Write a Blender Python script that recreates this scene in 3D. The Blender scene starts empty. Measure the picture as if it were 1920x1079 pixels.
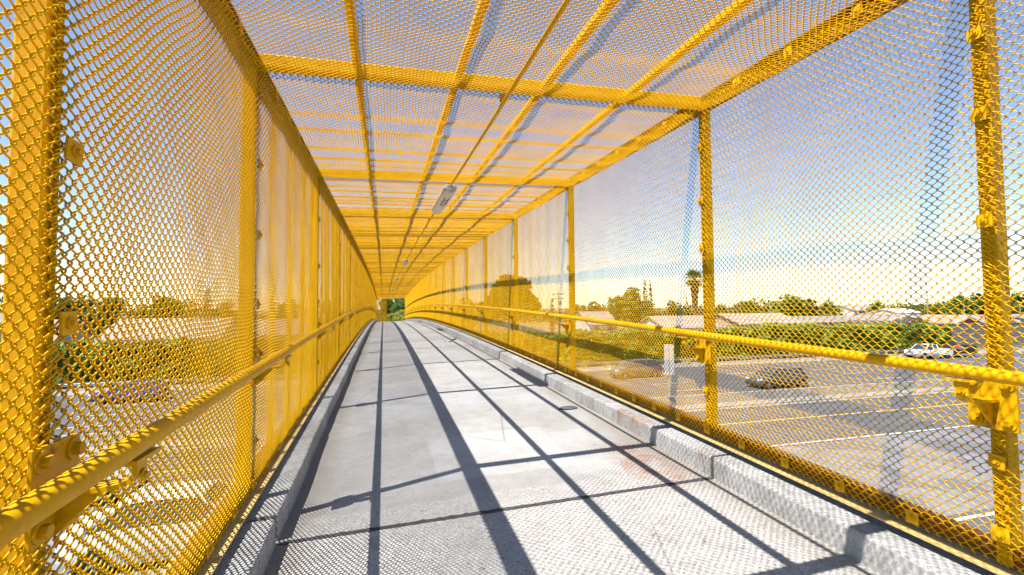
import bpy, math, random
import numpy as np
from mathutils import Matrix, Vector

random.seed(7)
RNG = np.random.default_rng(11)
S = bpy.context.scene
COL = S.collection
R = math.radians
PI = math.pi

# ------------------------------------------------------------------ camera, sky, sun, exposure
F_PX, YAW, PITCH, ROLL = 882.31, 0.26697, 0.04375, -0.00693
CAM_Z = 7.0                       # eye height above the freeway
c_, s_ = math.cos(YAW), math.sin(YAW)
cp_, sp_ = math.cos(PITCH), math.sin(PITCH)
cr_, sr_ = math.cos(ROLL), math.sin(ROLL)
_r = Vector((c_, -s_, 0)); _f = Vector((s_ * cp_, c_ * cp_, sp_)); _u = Vector((-s_ * sp_, -c_ * sp_, cp_))
RT = _r * cr_ + _u * sr_
UP = _u * cr_ - _r * sr_
cam_d = bpy.data.cameras.new('camera'); cam = bpy.data.objects.new('camera', cam_d); COL.objects.link(cam)
cam.matrix_world = Matrix(((RT.x, UP.x, -_f.x, 0), (RT.y, UP.y, -_f.y, 0), (RT.z, UP.z, -_f.z, CAM_Z), (0, 0, 0, 1)))
cam_d.sensor_width = 36.0; cam_d.lens = F_PX / 1920 * 36.0
cam_d.clip_start = 0.02; cam_d.clip_end = 6000
S.camera = cam

SUN_D = Vector((1.0, 0.345, -1.9)).normalized()
world = bpy.data.worlds.new('World'); S.world = world; world.use_nodes = True
wn = world.node_tree
sky = wn.nodes.new('ShaderNodeTexSky'); sky.sky_type = 'NISHITA'; sky.sun_disc = False
sky.sun_elevation = math.asin(-SUN_D.z); sky.sun_rotation = math.atan2(-SUN_D.x, -SUN_D.y)
sky.air_density = 1.0; sky.dust_density = 0.0; sky.ozone_density = 1.3; sky.altitude = 50
bg = wn.nodes['Background']; bg.inputs['Strength'].default_value = 0.10
wn.links.new(sky.outputs['Color'], bg.inputs['Color'])
sun_d = bpy.data.lights.new('sun', 'SUN'); sun_d.energy = 4.9; sun_d.angle = R(0.36); sun_d.color = (1.0, 0.97, 0.925)
sun = bpy.data.objects.new('sun', sun_d); COL.objects.link(sun)
sun.rotation_euler = SUN_D.to_track_quat('-Z', 'Y').to_euler(); sun.location = (-30, -10, 60)
S.view_settings.view_transform = 'Standard'; S.view_settings.look = 'None'
S.view_settings.exposure = 1.02; S.view_settings.gamma = 1.0
S.render.engine = 'CYCLES'
S.cycles.max_bounces = 6; S.cycles.diffuse_bounces = 1; S.cycles.transparent_max_bounces = 8

# ------------------------------------------------------------------ where things stand
WL, WR, HH = 0.7334, 2.2666, 2.3937          # left fence plane, right fence plane, fence height
CS = 0.0274                                  # the deck falls slightly to the left
KL, KR = -0.5156, 2.0664                     # inner faces of the two kerbs
KH = 0.1912                                  # fence base above the deck
HR_IN = 0.21
def zb(y): return 7.0 - 1.08101 + 0.04147 * y - 0.00095 * y * y + 0.01573e-4 * y ** 3
def slope(y): return 0.04147 - 0.0019 * y + 0.04719e-4 * y * y
def zs(x, y): return zb(y) + CS * x
FR = [-3.854, -1.303, 1.249] + [2.901 + 2.5517 * k for k in range(20)]     # frame stations along the bridge
Y_END = FR[-1]
def ray(px, py):
    a, b = px - 960, py - 539.5
    d = RT * (a / F_PX) + UP * (-b / F_PX) + _f
    return d
def at(px, py, Y):                            # a point at depth Y along the bridge in this direction
    d = ray(px, py); t = Y / d.y
    return Vector((d.x * t, Y, CAM_Z + d.z * t))

# ------------------------------------------------------------------ mesh helper
class MB:
    def __init__(s): s.v = []; s.f = []; s.m = []
    def add(s, vs, fs, mi=0):
        o = len(s.v); s.v += [tuple(v) for v in vs]; s.f += [tuple(i + o for i in f) for f in fs]; s.m += [mi] * len(fs); return s
    def box(s, lo, hi, mi=0, M=None):
        x0, y0, z0 = lo; x1, y1, z1 = hi
        vs = [Vector(p) for p in ((x0, y0, z0), (x1, y0, z0), (x1, y1, z0), (x0, y1, z0), (x0, y0, z1), (x1, y0, z1), (x1, y1, z1), (x0, y1, z1))]
        if M is not None: vs = [M @ v for v in vs]
        return s.add(vs, [(0, 3, 2, 1), (4, 5, 6, 7), (0, 1, 5, 4), (1, 2, 6, 5), (2, 3, 7, 6), (3, 0, 4, 7)], mi)
    def loft(s, rings, mi=0, caps=True, closed=True):
        n = len(rings[0]); o = len(s.v)
        for r in rings: s.v += [tuple(p) for p in r]
        for i in range(len(rings) - 1):
            for j in range(n if closed else n - 1):
                k = (j + 1) % n
                s.f.append((o + i * n + j, o + i * n + k, o + (i + 1) * n + k, o + (i + 1) * n + j)); s.m.append(mi)
        if caps and closed:
            s.f.append(tuple(o + j for j in reversed(range(n)))); s.m.append(mi)
            q = o + (len(rings) - 1) * n
            s.f.append(tuple(q + j for j in range(n))); s.m.append(mi)
        return s
    def tube(s, pts, r, n=10, mi=0, caps=True):
        pts = [Vector(p) for p in pts]; rings = []
        rs = r if isinstance(r, (list, tuple)) else [r] * len(pts)
        for i, p in enumerate(pts):
            t = (pts[min(i + 1, len(pts) - 1)] - pts[max(i - 1, 0)]).normalized()
            ref = Vector((0, 0, 1)) if abs(t.z) < .9 else Vector((1, 0, 0))
            a = t.cross(ref).normalized(); b = a.cross(t).normalized()
            rings.append([p + (a * math.cos(2 * PI * k / n) + b * math.sin(2 * PI * k / n)) * rs[i] for k in range(n)])
        return s.loft(rings, mi, caps)
    def cyl(s, c, ax, r, h, n=16, mi=0):
        c = Vector(c); ax = Vector(ax).normalized()
        return s.tube([c - ax * h / 2, c + ax * h / 2], r, n, mi)
    def build(s, name, mats, parent=None, smooth=False, bevel=0.0, seg=2):
        me = bpy.data.meshes.new(name); me.from_pydata(s.v, [], s.f)
        for m in (mats if isinstance(mats, (list, tuple)) else [mats]): me.materials.append(m)
        if any(s.m): me.polygons.foreach_set('material_index', s.m)
        if smooth:
            me.polygons.foreach_set('use_smooth', [True] * len(s.f)); me.set_sharp_from_angle(angle=R(40))
        me.update()
        o = link(bpy.data.objects.new(name, me), parent)
        if bevel:
            b = o.modifiers.new('bevel', 'BEVEL'); b.width = bevel; b.segments = seg; b.limit_method = 'ANGLE'; b.angle_limit = R(40); b.harden_normals = False
        return o
def link(o, parent=None):
    COL.objects.link(o)
    if parent is not None: o.parent = parent
    return o
def thing(name, label, cat, loc=(0, 0, 0), rz=0.0, group=None):
    o = bpy.data.objects.new(name, None); o.empty_display_size = .2; o.location = loc; o.rotation_euler = (0, 0, rz)
    return tag(link(o), label, cat, group)
def tag(o, label, cat, group=None):
    o['label'] = label; o['category'] = cat
    if group: o['group'] = group
    return o
def kind(o, k): o['kind'] = k; return o
def copy(o, parent=None, loc=None):
    c = o.copy(); COL.objects.link(c)
    c.parent = parent
    if loc is not None: c.location = loc
    return c
def mesh_np(name, V, Q, mat, smooth=True):
    me = bpy.data.meshes.new(name)
    n, m = len(V), len(Q)
    me.vertices.add(n); me.vertices.foreach_set('co', np.ascontiguousarray(V, dtype=np.float32).ravel())
    me.loops.add(m * 4); me.loops.foreach_set('vertex_index', np.ascontiguousarray(Q, dtype=np.int32).ravel())
    me.polygons.add(m); me.polygons.foreach_set('loop_start', np.arange(0, m * 4, 4, dtype=np.int32))
    me.polygons.foreach_set('use_smooth', np.full(m, smooth))
    me.materials.append(mat); me.update(calc_edges=True)
    return me

# ------------------------------------------------------------------ materials
class NT:
    def __init__(s, name):
        s.m = bpy.data.materials.new(name); s.m.use_nodes = True
        s.t = s.m.node_tree; s.b = s.t.nodes['Principled BSDF']; s._pos = None
    def n(s, typ, **kw):
        nd = s.t.nodes.new(typ)
        for k, v in kw.items():
            if k in nd.inputs.keys(): s.put(nd.inputs[k], v)
            else: setattr(nd, k, v)
        return nd
    def put(s, sock, v):
        if isinstance(v, bpy.types.NodeSocket): s.t.links.new(v, sock)
        else: sock.default_value = (tuple(v) + (1,)) if isinstance(v, tuple) and len(v) == 3 and sock.type == 'RGBA' else v
    def pos(s, obj=True):
        return s.n('ShaderNodeTexCoord').outputs['Object'] if obj else s.n('ShaderNodeNewGeometry').outputs['Position']
    def noise(s, scale, detail=4, rough=.55, vec=None, dist=0.0):
        nd = s.n('ShaderNodeTexNoise'); nd.inputs['Scale'].default_value = scale; nd.inputs['Detail'].default_value = detail
        nd.inputs['Roughness'].default_value = rough; nd.inputs['Distortion'].default_value = dist
        s.put(nd.inputs['Vector'], vec if vec is not None else s.pos(False)); return nd.outputs['Fac']
    def ramp(s, fac, *stops):
        nd = s.n('ShaderNodeValToRGB'); e = nd.color_ramp.elements
        while len(e) < len(stops): e.new(.5)
        for el, (p, c) in zip(e, stops):
            el.position = p; el.color = (c, c, c, 1) if isinstance(c, (int, float)) else tuple(c) + (1,)
        s.put(nd.inputs['Fac'], fac); return nd.outputs['Color']
    def mix(s, fac, a, b, mode='MIX'):
        nd = s.n('ShaderNodeMix'); nd.data_type = 'RGBA'; nd.blend_type = mode
        s.put(nd.inputs[0], fac); s.put(nd.inputs[6], a); s.put(nd.inputs[7], b); return nd.outputs[2]
    def math(s, op, a, b=0.0, c=None):
        nd = s.n('ShaderNodeMath'); nd.operation = op; s.put(nd.inputs[0], a); s.put(nd.inputs[1], b)
        if c is not None: s.put(nd.inputs[2], c)
        return nd.outputs[0]
    def boxmask(s, x0, x1, y0, y1, soft=.02, wob=.03, scale=8):
        g = s.n('ShaderNodeSeparateXYZ'); s.put(g.inputs[0], s.pos(False))
        w = s.math('MULTIPLY', s.math('SUBTRACT', s.noise(scale, 3), .5), wob * 2)
        x = s.math('ADD', g.outputs[0], w); y = s.math('ADD', g.outputs[1], w)
        def edge(v, a, up):
            nd = s.n('ShaderNodeMapRange'); s.put(nd.inputs[0], v)
            nd.inputs[1].default_value = a - soft; nd.inputs[2].default_value = a + soft
            nd.inputs[3].default_value = 0.0 if up else 1.0; nd.inputs[4].default_value = 1.0 if up else 0.0
            return nd.outputs[0]
        return s.math('MULTIPLY', s.math('MULTIPLY', edge(x, x0, 1), edge(x, x1, 0)), s.math('MULTIPLY', edge(y, y0, 1), edge(y, y1, 0)))
    def bump(s, h, strength=.3, dist=.01):
        nd = s.n('ShaderNodeBump'); nd.inputs['Strength'].default_value = strength; nd.inputs['Distance'].default_value = dist
        s.put(nd.inputs['Height'], h); s.t.links.new(nd.outputs[0], s.b.inputs['Normal'])
    def out(s, color=None, rough=None, metal=None, spec=None):
        if color is not None: s.put(s.b.inputs['Base Color'], color)
        if rough is not None: s.put(s.b.inputs['Roughness'], rough)
        if metal is not None: s.put(s.b.inputs['Metallic'], metal)
        if spec is not None: s.put(s.b.inputs['Specular IOR Level'], spec)
        return s.m
def plain(name, col, rough=.5, metal=0.0, var=.12, scale=6.0, spec=.5):
    t = NT(name); k = t.noise(scale, 4)
    lo = tuple(c * (1 - var) for c in col); hi = tuple(min(1, c * (1 + var)) for c in col)
    return t.out(t.ramp(k, (.3, lo), (.7, hi)), rough, metal, spec)

YEL = (0.80, 0.395, 0.007)
def yellow_paint(name, worn, col0=None):
    t = NT(name)
    base = t.ramp(t.noise(5, 4), (.3, (0.69, 0.335, 0.0008)), (.7, (0.82, 0.440, 0.001)))
    if col0: base = t.ramp(t.noise(9, 5), (.3, tuple(c * .6 for c in col0)), (.7, tuple(c * 1.2 for c in col0)))
    fine = t.ramp(t.noise(60, 3), (.35, .86), (.65, 1.0))
    col = t.mix(1.0, base, fine, 'MULTIPLY')
    rust = t.ramp(t.noise(14, 6, .7), (.66 - worn * .12, 0.0), (.76 - worn * .10, 1.0))
    col = t.mix(t.math('MULTIPLY', rust, .75), col, (0.17, 0.06, 0.015))
    t.bump(t.noise(70, 3), .10, .002)
    return t.out(col, t.ramp(t.noise(20, 3), (.3, .34), (.7, .55)), 0.0, .16)
M_YEL = yellow_paint('yellow_paint', .25)
M_YELW = yellow_paint('yellow_paint_worn', .72)
M_RAIL = yellow_paint('rusted_shade_browned_rail_paint', 1.0, (0.24, 0.095, 0.004))  # rust, over a base colour browned to paint in the rails' shade
def wire_mat():
    t = NT('painted_wire')
    col = t.ramp(t.noise(3.0, 4), (.3, (0.73, 0.365, 0.0003)), (.7, (0.88, 0.475, 0.0005)))
    dull = t.ramp(t.noise(38, 5, .7), (.60, 0.0), (.72, 1.0))
    col = t.mix(t.math('MULTIPLY', dull, .45), col, (0.34, 0.17, 0.01))
    return t.out(col, .38, 0.0, .10)
M_WIRE = wire_mat()
M_PLATE = plain('tan_yellow_plate', (0.70, 0.46, 0.16), .6, var=.2, scale=14)

def deck_mat():
    t = NT('deck_concrete')
    big = t.ramp(t.noise(.9, 5), (.3, (0.40, 0.375, 0.345)), (.7, (0.52, 0.50, 0.47)))
    mid = t.ramp(t.noise(7, 5, .65), (.3, .82), (.65, 1.0))
    col = t.mix(1.0, big, mid, 'MULTIPLY')
    spk = t.ramp(t.noise(110, 2), (.36, .62), (.50, 1.0))
    col = t.mix(t.math('MULTIPLY', .55, 1.0), col, t.mix(1.0, col, spk, 'MULTIPLY'))
    # exposed aggregate on the slab nearest the viewer and in a band past the joint
    rough_zone = t.boxmask(-2, 4, -6, 2.66, .01, .015, 20)
    band = t.boxmask(-2, 4, 2.66, 2.90, .015, .05, 9)
    zone = t.math('MAXIMUM', rough_zone, band)
    ag = t.n('ShaderNodeTexVoronoi'); ag.inputs['Scale'].default_value = 150; t.put(ag.inputs['Vector'], t.pos(False))
    sep = t.n('ShaderNodeSeparateColor'); t.put(sep.inputs[0], ag.outputs['Color'])
    agc = t.ramp(sep.outputs[0], (.0, (0.26, 0.225, 0.195)), (.2, (0.42, 0.39, 0.355)), (.6, (0.525, 0.495, 0.46)), (.93, (0.65, 0.615, 0.57)))
    col = t.mix(t.math('MULTIPLY', zone, .8), col, t.mix(1.0, agc, mid, 'MULTIPLY'))
    # pale repair patch, rust wash beside the right kerb, tyre arc
    patch = t.math('MULTIPLY', t.boxmask(.36, 1.36, 3.16, 4.12, .012, .02, 5), .38)
    col = t.mix(patch, col, (0.60, 0.59, 0.575))
    patch2 = t.math('MULTIPLY', t.boxmask(1.2, 1.72, 3.0, 3.95, .03, .06, 4), .35)
    col = t.mix(patch2, col, (0.56, 0.545, 0.53))
    rmask = t.math('MULTIPLY', t.boxmask(1.66, 2.2, 2.62, 3.55, .10, .16, 3.5), t.ramp(t.noise(7, 6, .7), (.36, 0.0), (.62, 1.0)))
    col = t.mix(t.math('MULTIPLY', rmask, .85), col, (0.30, 0.145, 0.075))
    dirt = t.ramp(t.noise(3.2, 6, .7, dist=.6), (.56, 0.0), (.74, 1.0))
    col = t.mix(t.math('MULTIPLY', dirt, .35), col, (0.30, 0.265, 0.22))
    gum = t.n('ShaderNodeTexVoronoi'); gum.inputs['Scale'].default_value = 4.2; t.put(gum.inputs['Vector'], t.pos(False))
    gsel = t.n('ShaderNodeSeparateColor'); t.put(gsel.inputs[0], gum.outputs['Color'])
    gm = t.math('MULTIPLY', t.ramp(gum.outputs['Distance'], (.03, 1.0), (.05, 0.0)), t.math('GREATER_THAN', gsel.outputs[1], .72))
    col = t.mix(t.math('MULTIPLY', gm, .7), col, (0.13, 0.13, 0.135))
    wash = t.ramp(t.noise(1.35, 6, .62, dist=1.2), (.44, 0.0), (.66, 1.0))
    col = t.mix(t.math('MULTIPLY', wash, .38), col, (0.33, 0.315, 0.30))
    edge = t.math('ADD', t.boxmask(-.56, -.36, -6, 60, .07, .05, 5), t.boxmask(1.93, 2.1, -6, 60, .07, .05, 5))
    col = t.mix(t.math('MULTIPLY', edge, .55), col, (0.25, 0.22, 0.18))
    spots = t.ramp(t.noise(17, 2), (.70, 0.0), (.73, 1.0))
    col = t.mix(t.math('MULTIPLY', spots, .6), col, (0.16, 0.15, 0.15))
    cold = t.math('MULTIPLY', t.boxmask(-.5, 2.0, 4.7, 7.0, .3, .5, 2), t.ramp(t.noise(2.3, 5), (.45, 0.0), (.62, .5)))
    col = t.mix(cold, col, (0.47, 0.485, 0.50))
    ck = t.n('ShaderNodeTexVoronoi'); ck.feature = 'DISTANCE_TO_EDGE'; ck.inputs['Scale'].default_value = .55
    cv = t.mix(.35, t.pos(False), t.n('ShaderNodeTexNoise', Scale=2.2).outputs['Color'], 'ADD'); t.put(ck.inputs['Vector'], cv)
    cm = t.math('MULTIPLY', t.ramp(ck.outputs['Distance'], (0.0, 1.0), (.004, 0.0)), t.ramp(t.noise(.8, 2), (.48, 0.0), (.56, 1.0)))
    col = t.mix(t.math('MULTIPLY', cm, .6), col, (0.16, 0.15, 0.14))
    t.bump(t.math('ADD', t.math('MULTIPLY', ag.outputs['Distance'], t.math('MULTIPLY', zone, .6)), t.noise(140, 4)), .22, .003)
    return t.out(col, .85, 0, .25)
M_DECK = deck_mat()
def kerb_mat():
    t = NT('kerb_concrete')
    g = t.n('ShaderNodeMapping'); t.put(g.inputs[0], t.pos(False)); g.inputs['Scale'].default_value = (1, 1, .35)
    base = t.ramp(t.noise(2.2, 5), (.3, (0.36, 0.345, 0.325)), (.7, (0.55, 0.535, 0.51)))
    streak = t.ramp(t.noise(26, 5, .6, g.outputs[0]), (.3, .66), (.62, 1.0))
    col = t.mix(1.0, base, streak, 'MULTIPLY')
    rust = t.ramp(t.noise(1.7, 6, .75, g.outputs[0]), (.60, 0.0), (.70, 1.0))
    col = t.mix(t.math('MULTIPLY', rust, .55), col, (0.33, 0.17, 0.085))
    r2 = t.math('MULTIPLY', t.boxmask(1.9, 2.12, 3.38, 4.0, .06, .2, 6), t.ramp(t.noise(9, 5, .7, g.outputs[0]), (.42, 0.0), (.6, 1.0)))
    col = t.mix(t.math('MULTIPLY', r2, .8), col, (0.32, 0.15, 0.06))
    spk = t.ramp(t.noise(90, 2), (.36, .7), (.5, 1.0))
    col = t.mix(1.0, col, spk, 'MULTIPLY')
    t.bump(t.math('ADD', t.noise(80, 4), t.math('MULTIPLY', t.noise(11, 4), 1.2)), .28, .004)
    return t.out(col, .88, 0, .2)
M_KERB = kerb_mat()
M_JOINT = plain('joint_filler', (0.06, 0.06, 0.065), .9, scale=30, var=.4)
M_GIRDER = plain('girder_concrete', (0.38, 0.36, 0.33), .9)

def asphalt():
    t = NT('freeway_asphalt')
    g = t.n('ShaderNodeMapping'); t.put(g.inputs[0], t.pos(False)); g.inputs['Scale'].default_value = (.06, .9, 1)
    lanes = t.ramp(t.noise(1.0, 4, .5, g.outputs[0]), (.3, (0.085, 0.093, 0.108)), (.7, (0.12, 0.13, 0.147)))
    fine = t.ramp(t.noise(4, 6, .7), (.3, .8), (.7, 1.05))
    col = t.mix(1.0, lanes, fine, 'MULTIPLY')
    crk = t.n('ShaderNodeTexVoronoi'); crk.feature = 'DISTANCE_TO_EDGE'; crk.inputs['Scale'].default_value = .45
    wv = t.mix(.12, t.pos(False), t.n('ShaderNodeTexNoise', Scale=1.3).outputs['Color'], 'ADD'); t.put(crk.inputs['Vector'], wv)
    col = t.mix(t.math('MULTIPLY', t.ramp(crk.outputs['Distance'], (0.0, 1.0), (.018, 0.0)), .45), col, (0.06, 0.06, 0.065))
    return t.out(col, .85, 0, .3)
M_ASPH = asphalt()
def pale_lane():
    t = NT('pale_concrete_lane')
    col = t.ramp(t.noise(.8, 5, .6), (.3, (0.145, 0.15, 0.162)), (.7, (0.215, 0.22, 0.23)))
    pt = t.ramp(t.noise(.33, 3, .5), (.52, 0.0), (.55, 1.0))
    col = t.mix(t.math('MULTIPLY', pt, .8), col, (0.12, 0.126, 0.14))
    crk = t.n('ShaderNodeTexVoronoi'); crk.feature = 'DISTANCE_TO_EDGE'; crk.inputs['Scale'].default_value = .8
    wv = t.mix(.2, t.pos(False), t.n('ShaderNodeTexNoise', Scale=1.7).outputs['Color'], 'ADD'); t.put(crk.inputs['Vector'], wv)
    col = t.mix(t.math('MULTIPLY', t.ramp(crk.outputs['Distance'], (0.0, 1.0), (.02, 0.0)), .6), col, (0.10, 0.10, 0.11))
    return t.out(col, .85, 0, .3)
M_PALE = pale_lane()
def ground_mat():
    t = NT('dry_ground')
    a = t.ramp(t.noise(.05, 6, .6), (.35, (0.20, 0.165, 0.10)), (.55, (0.27, 0.235, 0.16)), (.7, (0.13, 0.15, 0.06)))
    return t.out(t.mix(1.0, a, t.ramp(t.noise(2, 5), (.3, .8), (.7, 1.0)), 'MULTIPLY'), .95, 0, .1)
M_GROUND = ground_mat()
M_LWHITE = plain('white_road_paint', (0.50, 0.50, 0.49), .7, var=.3, scale=2)
M_LYEL = plain('yellow_road_paint', (0.60, 0.42, 0.09), .7, var=.2, scale=2)
M_SHOULD = plain('shoulder_concrete', (0.26, 0.24, 0.21), .9, var=.15, scale=.7)
M_BARR = plain('barrier_concrete', (0.34, 0.325, 0.30), .85, var=.22, scale=1.2)
M_GALV = plain('galvanised_steel', (0.42, 0.45, 0.48), .4, .5, .15)
def stone_wall_mat():
    t = NT('stone_block_wall')
    br = t.n('ShaderNodeTexBrick'); g = t.n('ShaderNodeMapping'); t.put(g.inputs[0], t.pos(False)); g.inputs['Rotation'].default_value = (R(90), 0, 0)
    t.put(br.inputs['Vector'], g.outputs[0]); br.inputs['Scale'].default_value = 1.0
    br.inputs['Brick Width'].default_value = .55; br.inputs['Row Height'].default_value = .28; br.inputs['Mortar Size'].default_value = .03
    t.put(br.inputs['Color1'], (0.23, 0.20, 0.195)); t.put(br.inputs['Color2'], (0.30, 0.265, 0.25)); t.put(br.inputs['Mortar'], (0.12, 0.105, 0.10))
    col = t.mix(1.0, br.outputs['Color'], t.ramp(t.noise(2.2, 5), (.3, .72), (.7, 1.1)), 'MULTIPLY')
    t.bump(t.math('ADD', br.outputs['Fac'], t.noise(9, 4)), .6, .05)
    return t.out(col, .95, 0, .2)
M_STONE = stone_wall_mat()
def leaf_mat(name, a, b, trans=.25):
    t = NT(name)
    gi = t.n('ShaderNodeNewGeometry')
    col = t.ramp(gi.outputs['Random Per Island'], (0.0, tuple(c * .55 for c in a)), (.45, a), (1.0, b))
    t.out(col, .65, 0, .3)
    tr = t.n('ShaderNodeBsdfTranslucent'); t.put(tr.inputs[0], col)
    mx = t.n('ShaderNodeMixShader'); mx.inputs[0].default_value = trans
    t.t.links.new(t.b.outputs[0], mx.inputs[1]); t.t.links.new(tr.outputs[0], mx.inputs[2])
    t.t.links.new(mx.outputs[0], t.t.nodes['Material Output'].inputs['Surface'])
    return t.m
L_IVY = leaf_mat('ivy_leaves', (0.12, 0.205, 0.018), (0.24, 0.34, 0.04))
L_DARK = leaf_mat('dark_leaves', (0.045, 0.085, 0.022), (0.095, 0.145, 0.035))
L_MID = leaf_mat('green_leaves', (0.090, 0.155, 0.028), (0.185, 0.265, 0.05))
L_YG = leaf_mat('yellow_green_leaves', (0.120, 0.165, 0.026), (0.23, 0.27, 0.045))
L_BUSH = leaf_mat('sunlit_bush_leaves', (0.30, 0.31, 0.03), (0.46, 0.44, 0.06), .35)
L_CYP = leaf_mat('cypress_leaves', (0.026, 0.050, 0.018), (0.05, 0.085, 0.026))
L_DRY = leaf_mat('dry_palm_leaves', (0.20, 0.15, 0.09), (0.30, 0.23, 0.15))
M_BARK = plain('bark', (0.14, 0.10, 0.07), .95, var=.3, scale=3)
M_GLASS = plain('dark_car_glass', (0.025, 0.045, 0.07), .03, 0, .1, spec=1.0)
M_TYRE = plain('tyre_rubber', (0.018, 0.018, 0.018), .85)
M_RIM = plain('alloy_rim', (0.55, 0.56, 0.58), .3, .7, .1)
M_HEAD = plain('headlight_glass', (0.75, 0.77, 0.80), .12, 0, .05)
M_TAIL = plain('taillight_red', (0.42, 0.012, 0.012), .2, 0, .1)
M_BLACK = plain('black_trim', (0.015, 0.015, 0.017), .55)
def car_paint(name, col, metal=.0):
    t = NT(name); t.b.inputs['Coat Weight'].default_value = .8; t.b.inputs['Coat Roughness'].default_value = .05
    return t.out(t.ramp(t.noise(1.5, 3), (.3, tuple(c * .92 for c in col)), (.7, col)), .4, metal, .5)
M_LAMPB = plain('grey_lamp_housing', (0.46, 0.45, 0.44), .55, var=.08)
M_LAMPL = plain('lamp_diffuser_plastic', (0.60, 0.58, 0.56), .35, var=.06)
M_SLOT = plain('dark_lamp_slot', (0.20, 0.18, 0.17), .6)
M_STUCCO = plain('white_stucco', (0.55, 0.53, 0.51), .9, var=.06, scale=1)
M_STUCCO2 = plain('beige_stucco', (0.38, 0.33, 0.28), .9, var=.06, scale=1)
def roof_mat(name, col):
    t = NT(name)
    w = t.n('ShaderNodeTexWave'); w.wave_type = 'BANDS'; w.bands_direction = 'Y'; w.inputs['Scale'].default_value = 2.4; w.inputs['Distortion'].default_value = 1.0
    t.put(w.inputs['Vector'], t.pos())
    col1 = t.ramp(t.noise(1.3, 5), (.3, tuple(c * .8 for c in col)), (.7, tuple(c * 1.12 for c in col)))
    return t.out(t.mix(1.0, col1, t.ramp(w.outputs['Fac'], (0, .8), (.4, 1.0)), 'MULTIPLY'), .9, 0, .2)
M_RGREY = roof_mat('grey_roof_shingle', (0.27, 0.255, 0.25))
M_RPINK = roof_mat('pink_roof_tile', (0.42, 0.26, 0.20))
M_RPALE = roof_mat('pale_roof_shingle', (0.36, 0.31, 0.27))
M_RRED = plain('dark_red_gable', (0.26, 0.06, 0.07), .8)
M_FASCIA = plain('white_fascia', (0.78, 0.77, 0.75), .6, var=.03)
M_WIN = plain('house_window_glass', (0.09, 0.11, 0.19), .15, 0, .1)
M_POLE = plain('weathered_pole', (0.30, 0.26, 0.22), .9, var=.2)
M_SIGN = plain('white_sign_panel', (0.58, 0.57, 0.54), .5, var=.05)
M_RED = plain('red_cloth', (0.55, 0.03, 0.05), .7)
M_ROCK = plain('dark_pad', (0.10, 0.10, 0.11), .9, var=.3, scale=20)

# ------------------------------------------------------------------ the footbridge: deck, kerbs
def sweep_box(mb, x0, x1, za, zc, ys, mi=0, zfun=zs, jit=0.0):
    """a bar along the bridge between x0..x1, za..zc above the fence-base line"""
    rings = []
    for y in ys:
        j = [random.uniform(-jit, jit) for _ in range(4)]
        rings.append([(x0, y, zfun(x0, y) + za), (x1, y, zfun(x1, y) + za), (x1 + j[0], y, zfun(x1, y) + zc + j[1]), (x0 + j[2], y, zfun(x0, y) + zc + j[3])])
    return mb.loft(rings, mi)
def yrange(a, b, step): n = max(2, int(math.ceil((b - a) / step)) + 1); return [a + (b - a) * i / (n - 1) for i in range(n)]

JOINTS = [2.66, 12.9, 23.2, 33.4]
def segs(a, b, gap):
    e = [a] + JOINTS + [b]
    return [(e[i] + (gap / 2 if i else 0), e[i + 1] - (gap / 2 if i + 1 < len(e) - 1 else 0)) for i in range(len(e) - 1)]
mb = MB()
for a, b in segs(-4.2, Y_END + 3.2, .028):
    rings = []
    for y in yrange(a, b, .5):
        sk = .0
        rings.append([(KL - .3, y, zs(KL - .3, y) - KH - .42), (KR + .3, y, zs(KR + .3, y) - KH - .42), (KR + .3, y, zs(KR + .3, y) - KH), (KL - .3, y, zs(KL - .3, y) - KH)])
    mb.loft(rings)
deck = kind(mb.build('walkway_deck', M_DECK), 'structure')
mb = MB()
for yj in JOINTS:
    sweep_box(mb, KL - .28, KR + .28, -KH - .05, -KH - .008, [yj - .02, yj + .02])
    if yj < 14:                                    # broken slab edges beside the joint
        va = []
        for x in yrange(KL + .004, KR - .004, .022):
            va += [(x, yj - .017 - random.uniform(0, .007) * random.random() ** 2, zs(x, yj) - KH + .0015), (x, yj + .017 + random.uniform(0, .014) * random.random() ** 3, zs(x, yj) - KH + .0025)]
        mb.add(va, [(2 * i, 2 * i + 2, 2 * i + 3, 2 * i + 1) for i in range(len(va) // 2 - 1)])
kind(mb.build('deck_joint_filler', M_JOINT), 'structure')
mb = MB()
sweep_box(mb, .0, 1.5, -KH - 1.25, -KH - .424, yrange(-4.2, Y_END + 3.2, 1.0))
kind(mb.build('bridge_girder', M_GIRDER), 'structure')

def kerb(name, xin, xout):
    mb = MB()
    sgn = 1 if xout > xin else -1
    for a, b in segs(-4.1, Y_END + .3, .05 if xin < 0 else .03):
        rings = []
        chip = 0.0
        for y in yrange(a, b, .035 if a < 12 else .3):
            if random.random() < .02 and a < 13: chip = random.uniform(.006, .028)
            chip *= random.uniform(.6, 1.0)
            e = chip + random.uniform(0, .0025)
            zt = -.056 + random.uniform(-.0015, .0015)
            wob = .004 * math.sin(y * 1.7 + xin) + .003 * math.sin(y * 5.1)
            f = lambda x, dz: (x, y, zs(x, y) + dz)
            xi = xin + sgn * wob
            rings.append([f(xi, -KH - .03), f(xi + sgn * e * .4, zt - .012 - e), f(xi + sgn * (.004 + e * .6), zt - .003 - e * .4), f(xi + sgn * (.012 + e), zt), f(xout, zt), f(xout, -KH - .46), f(xi + sgn * .05, -KH - .46)])
        mb.loft(rings)
    o = mb.build(name, M_KERB, smooth=False)
    return kind(o, 'structure')
kerb('left_kerb', KL, -WL - .14)
kerb('right_kerb', KR, WR + .14)

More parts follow.
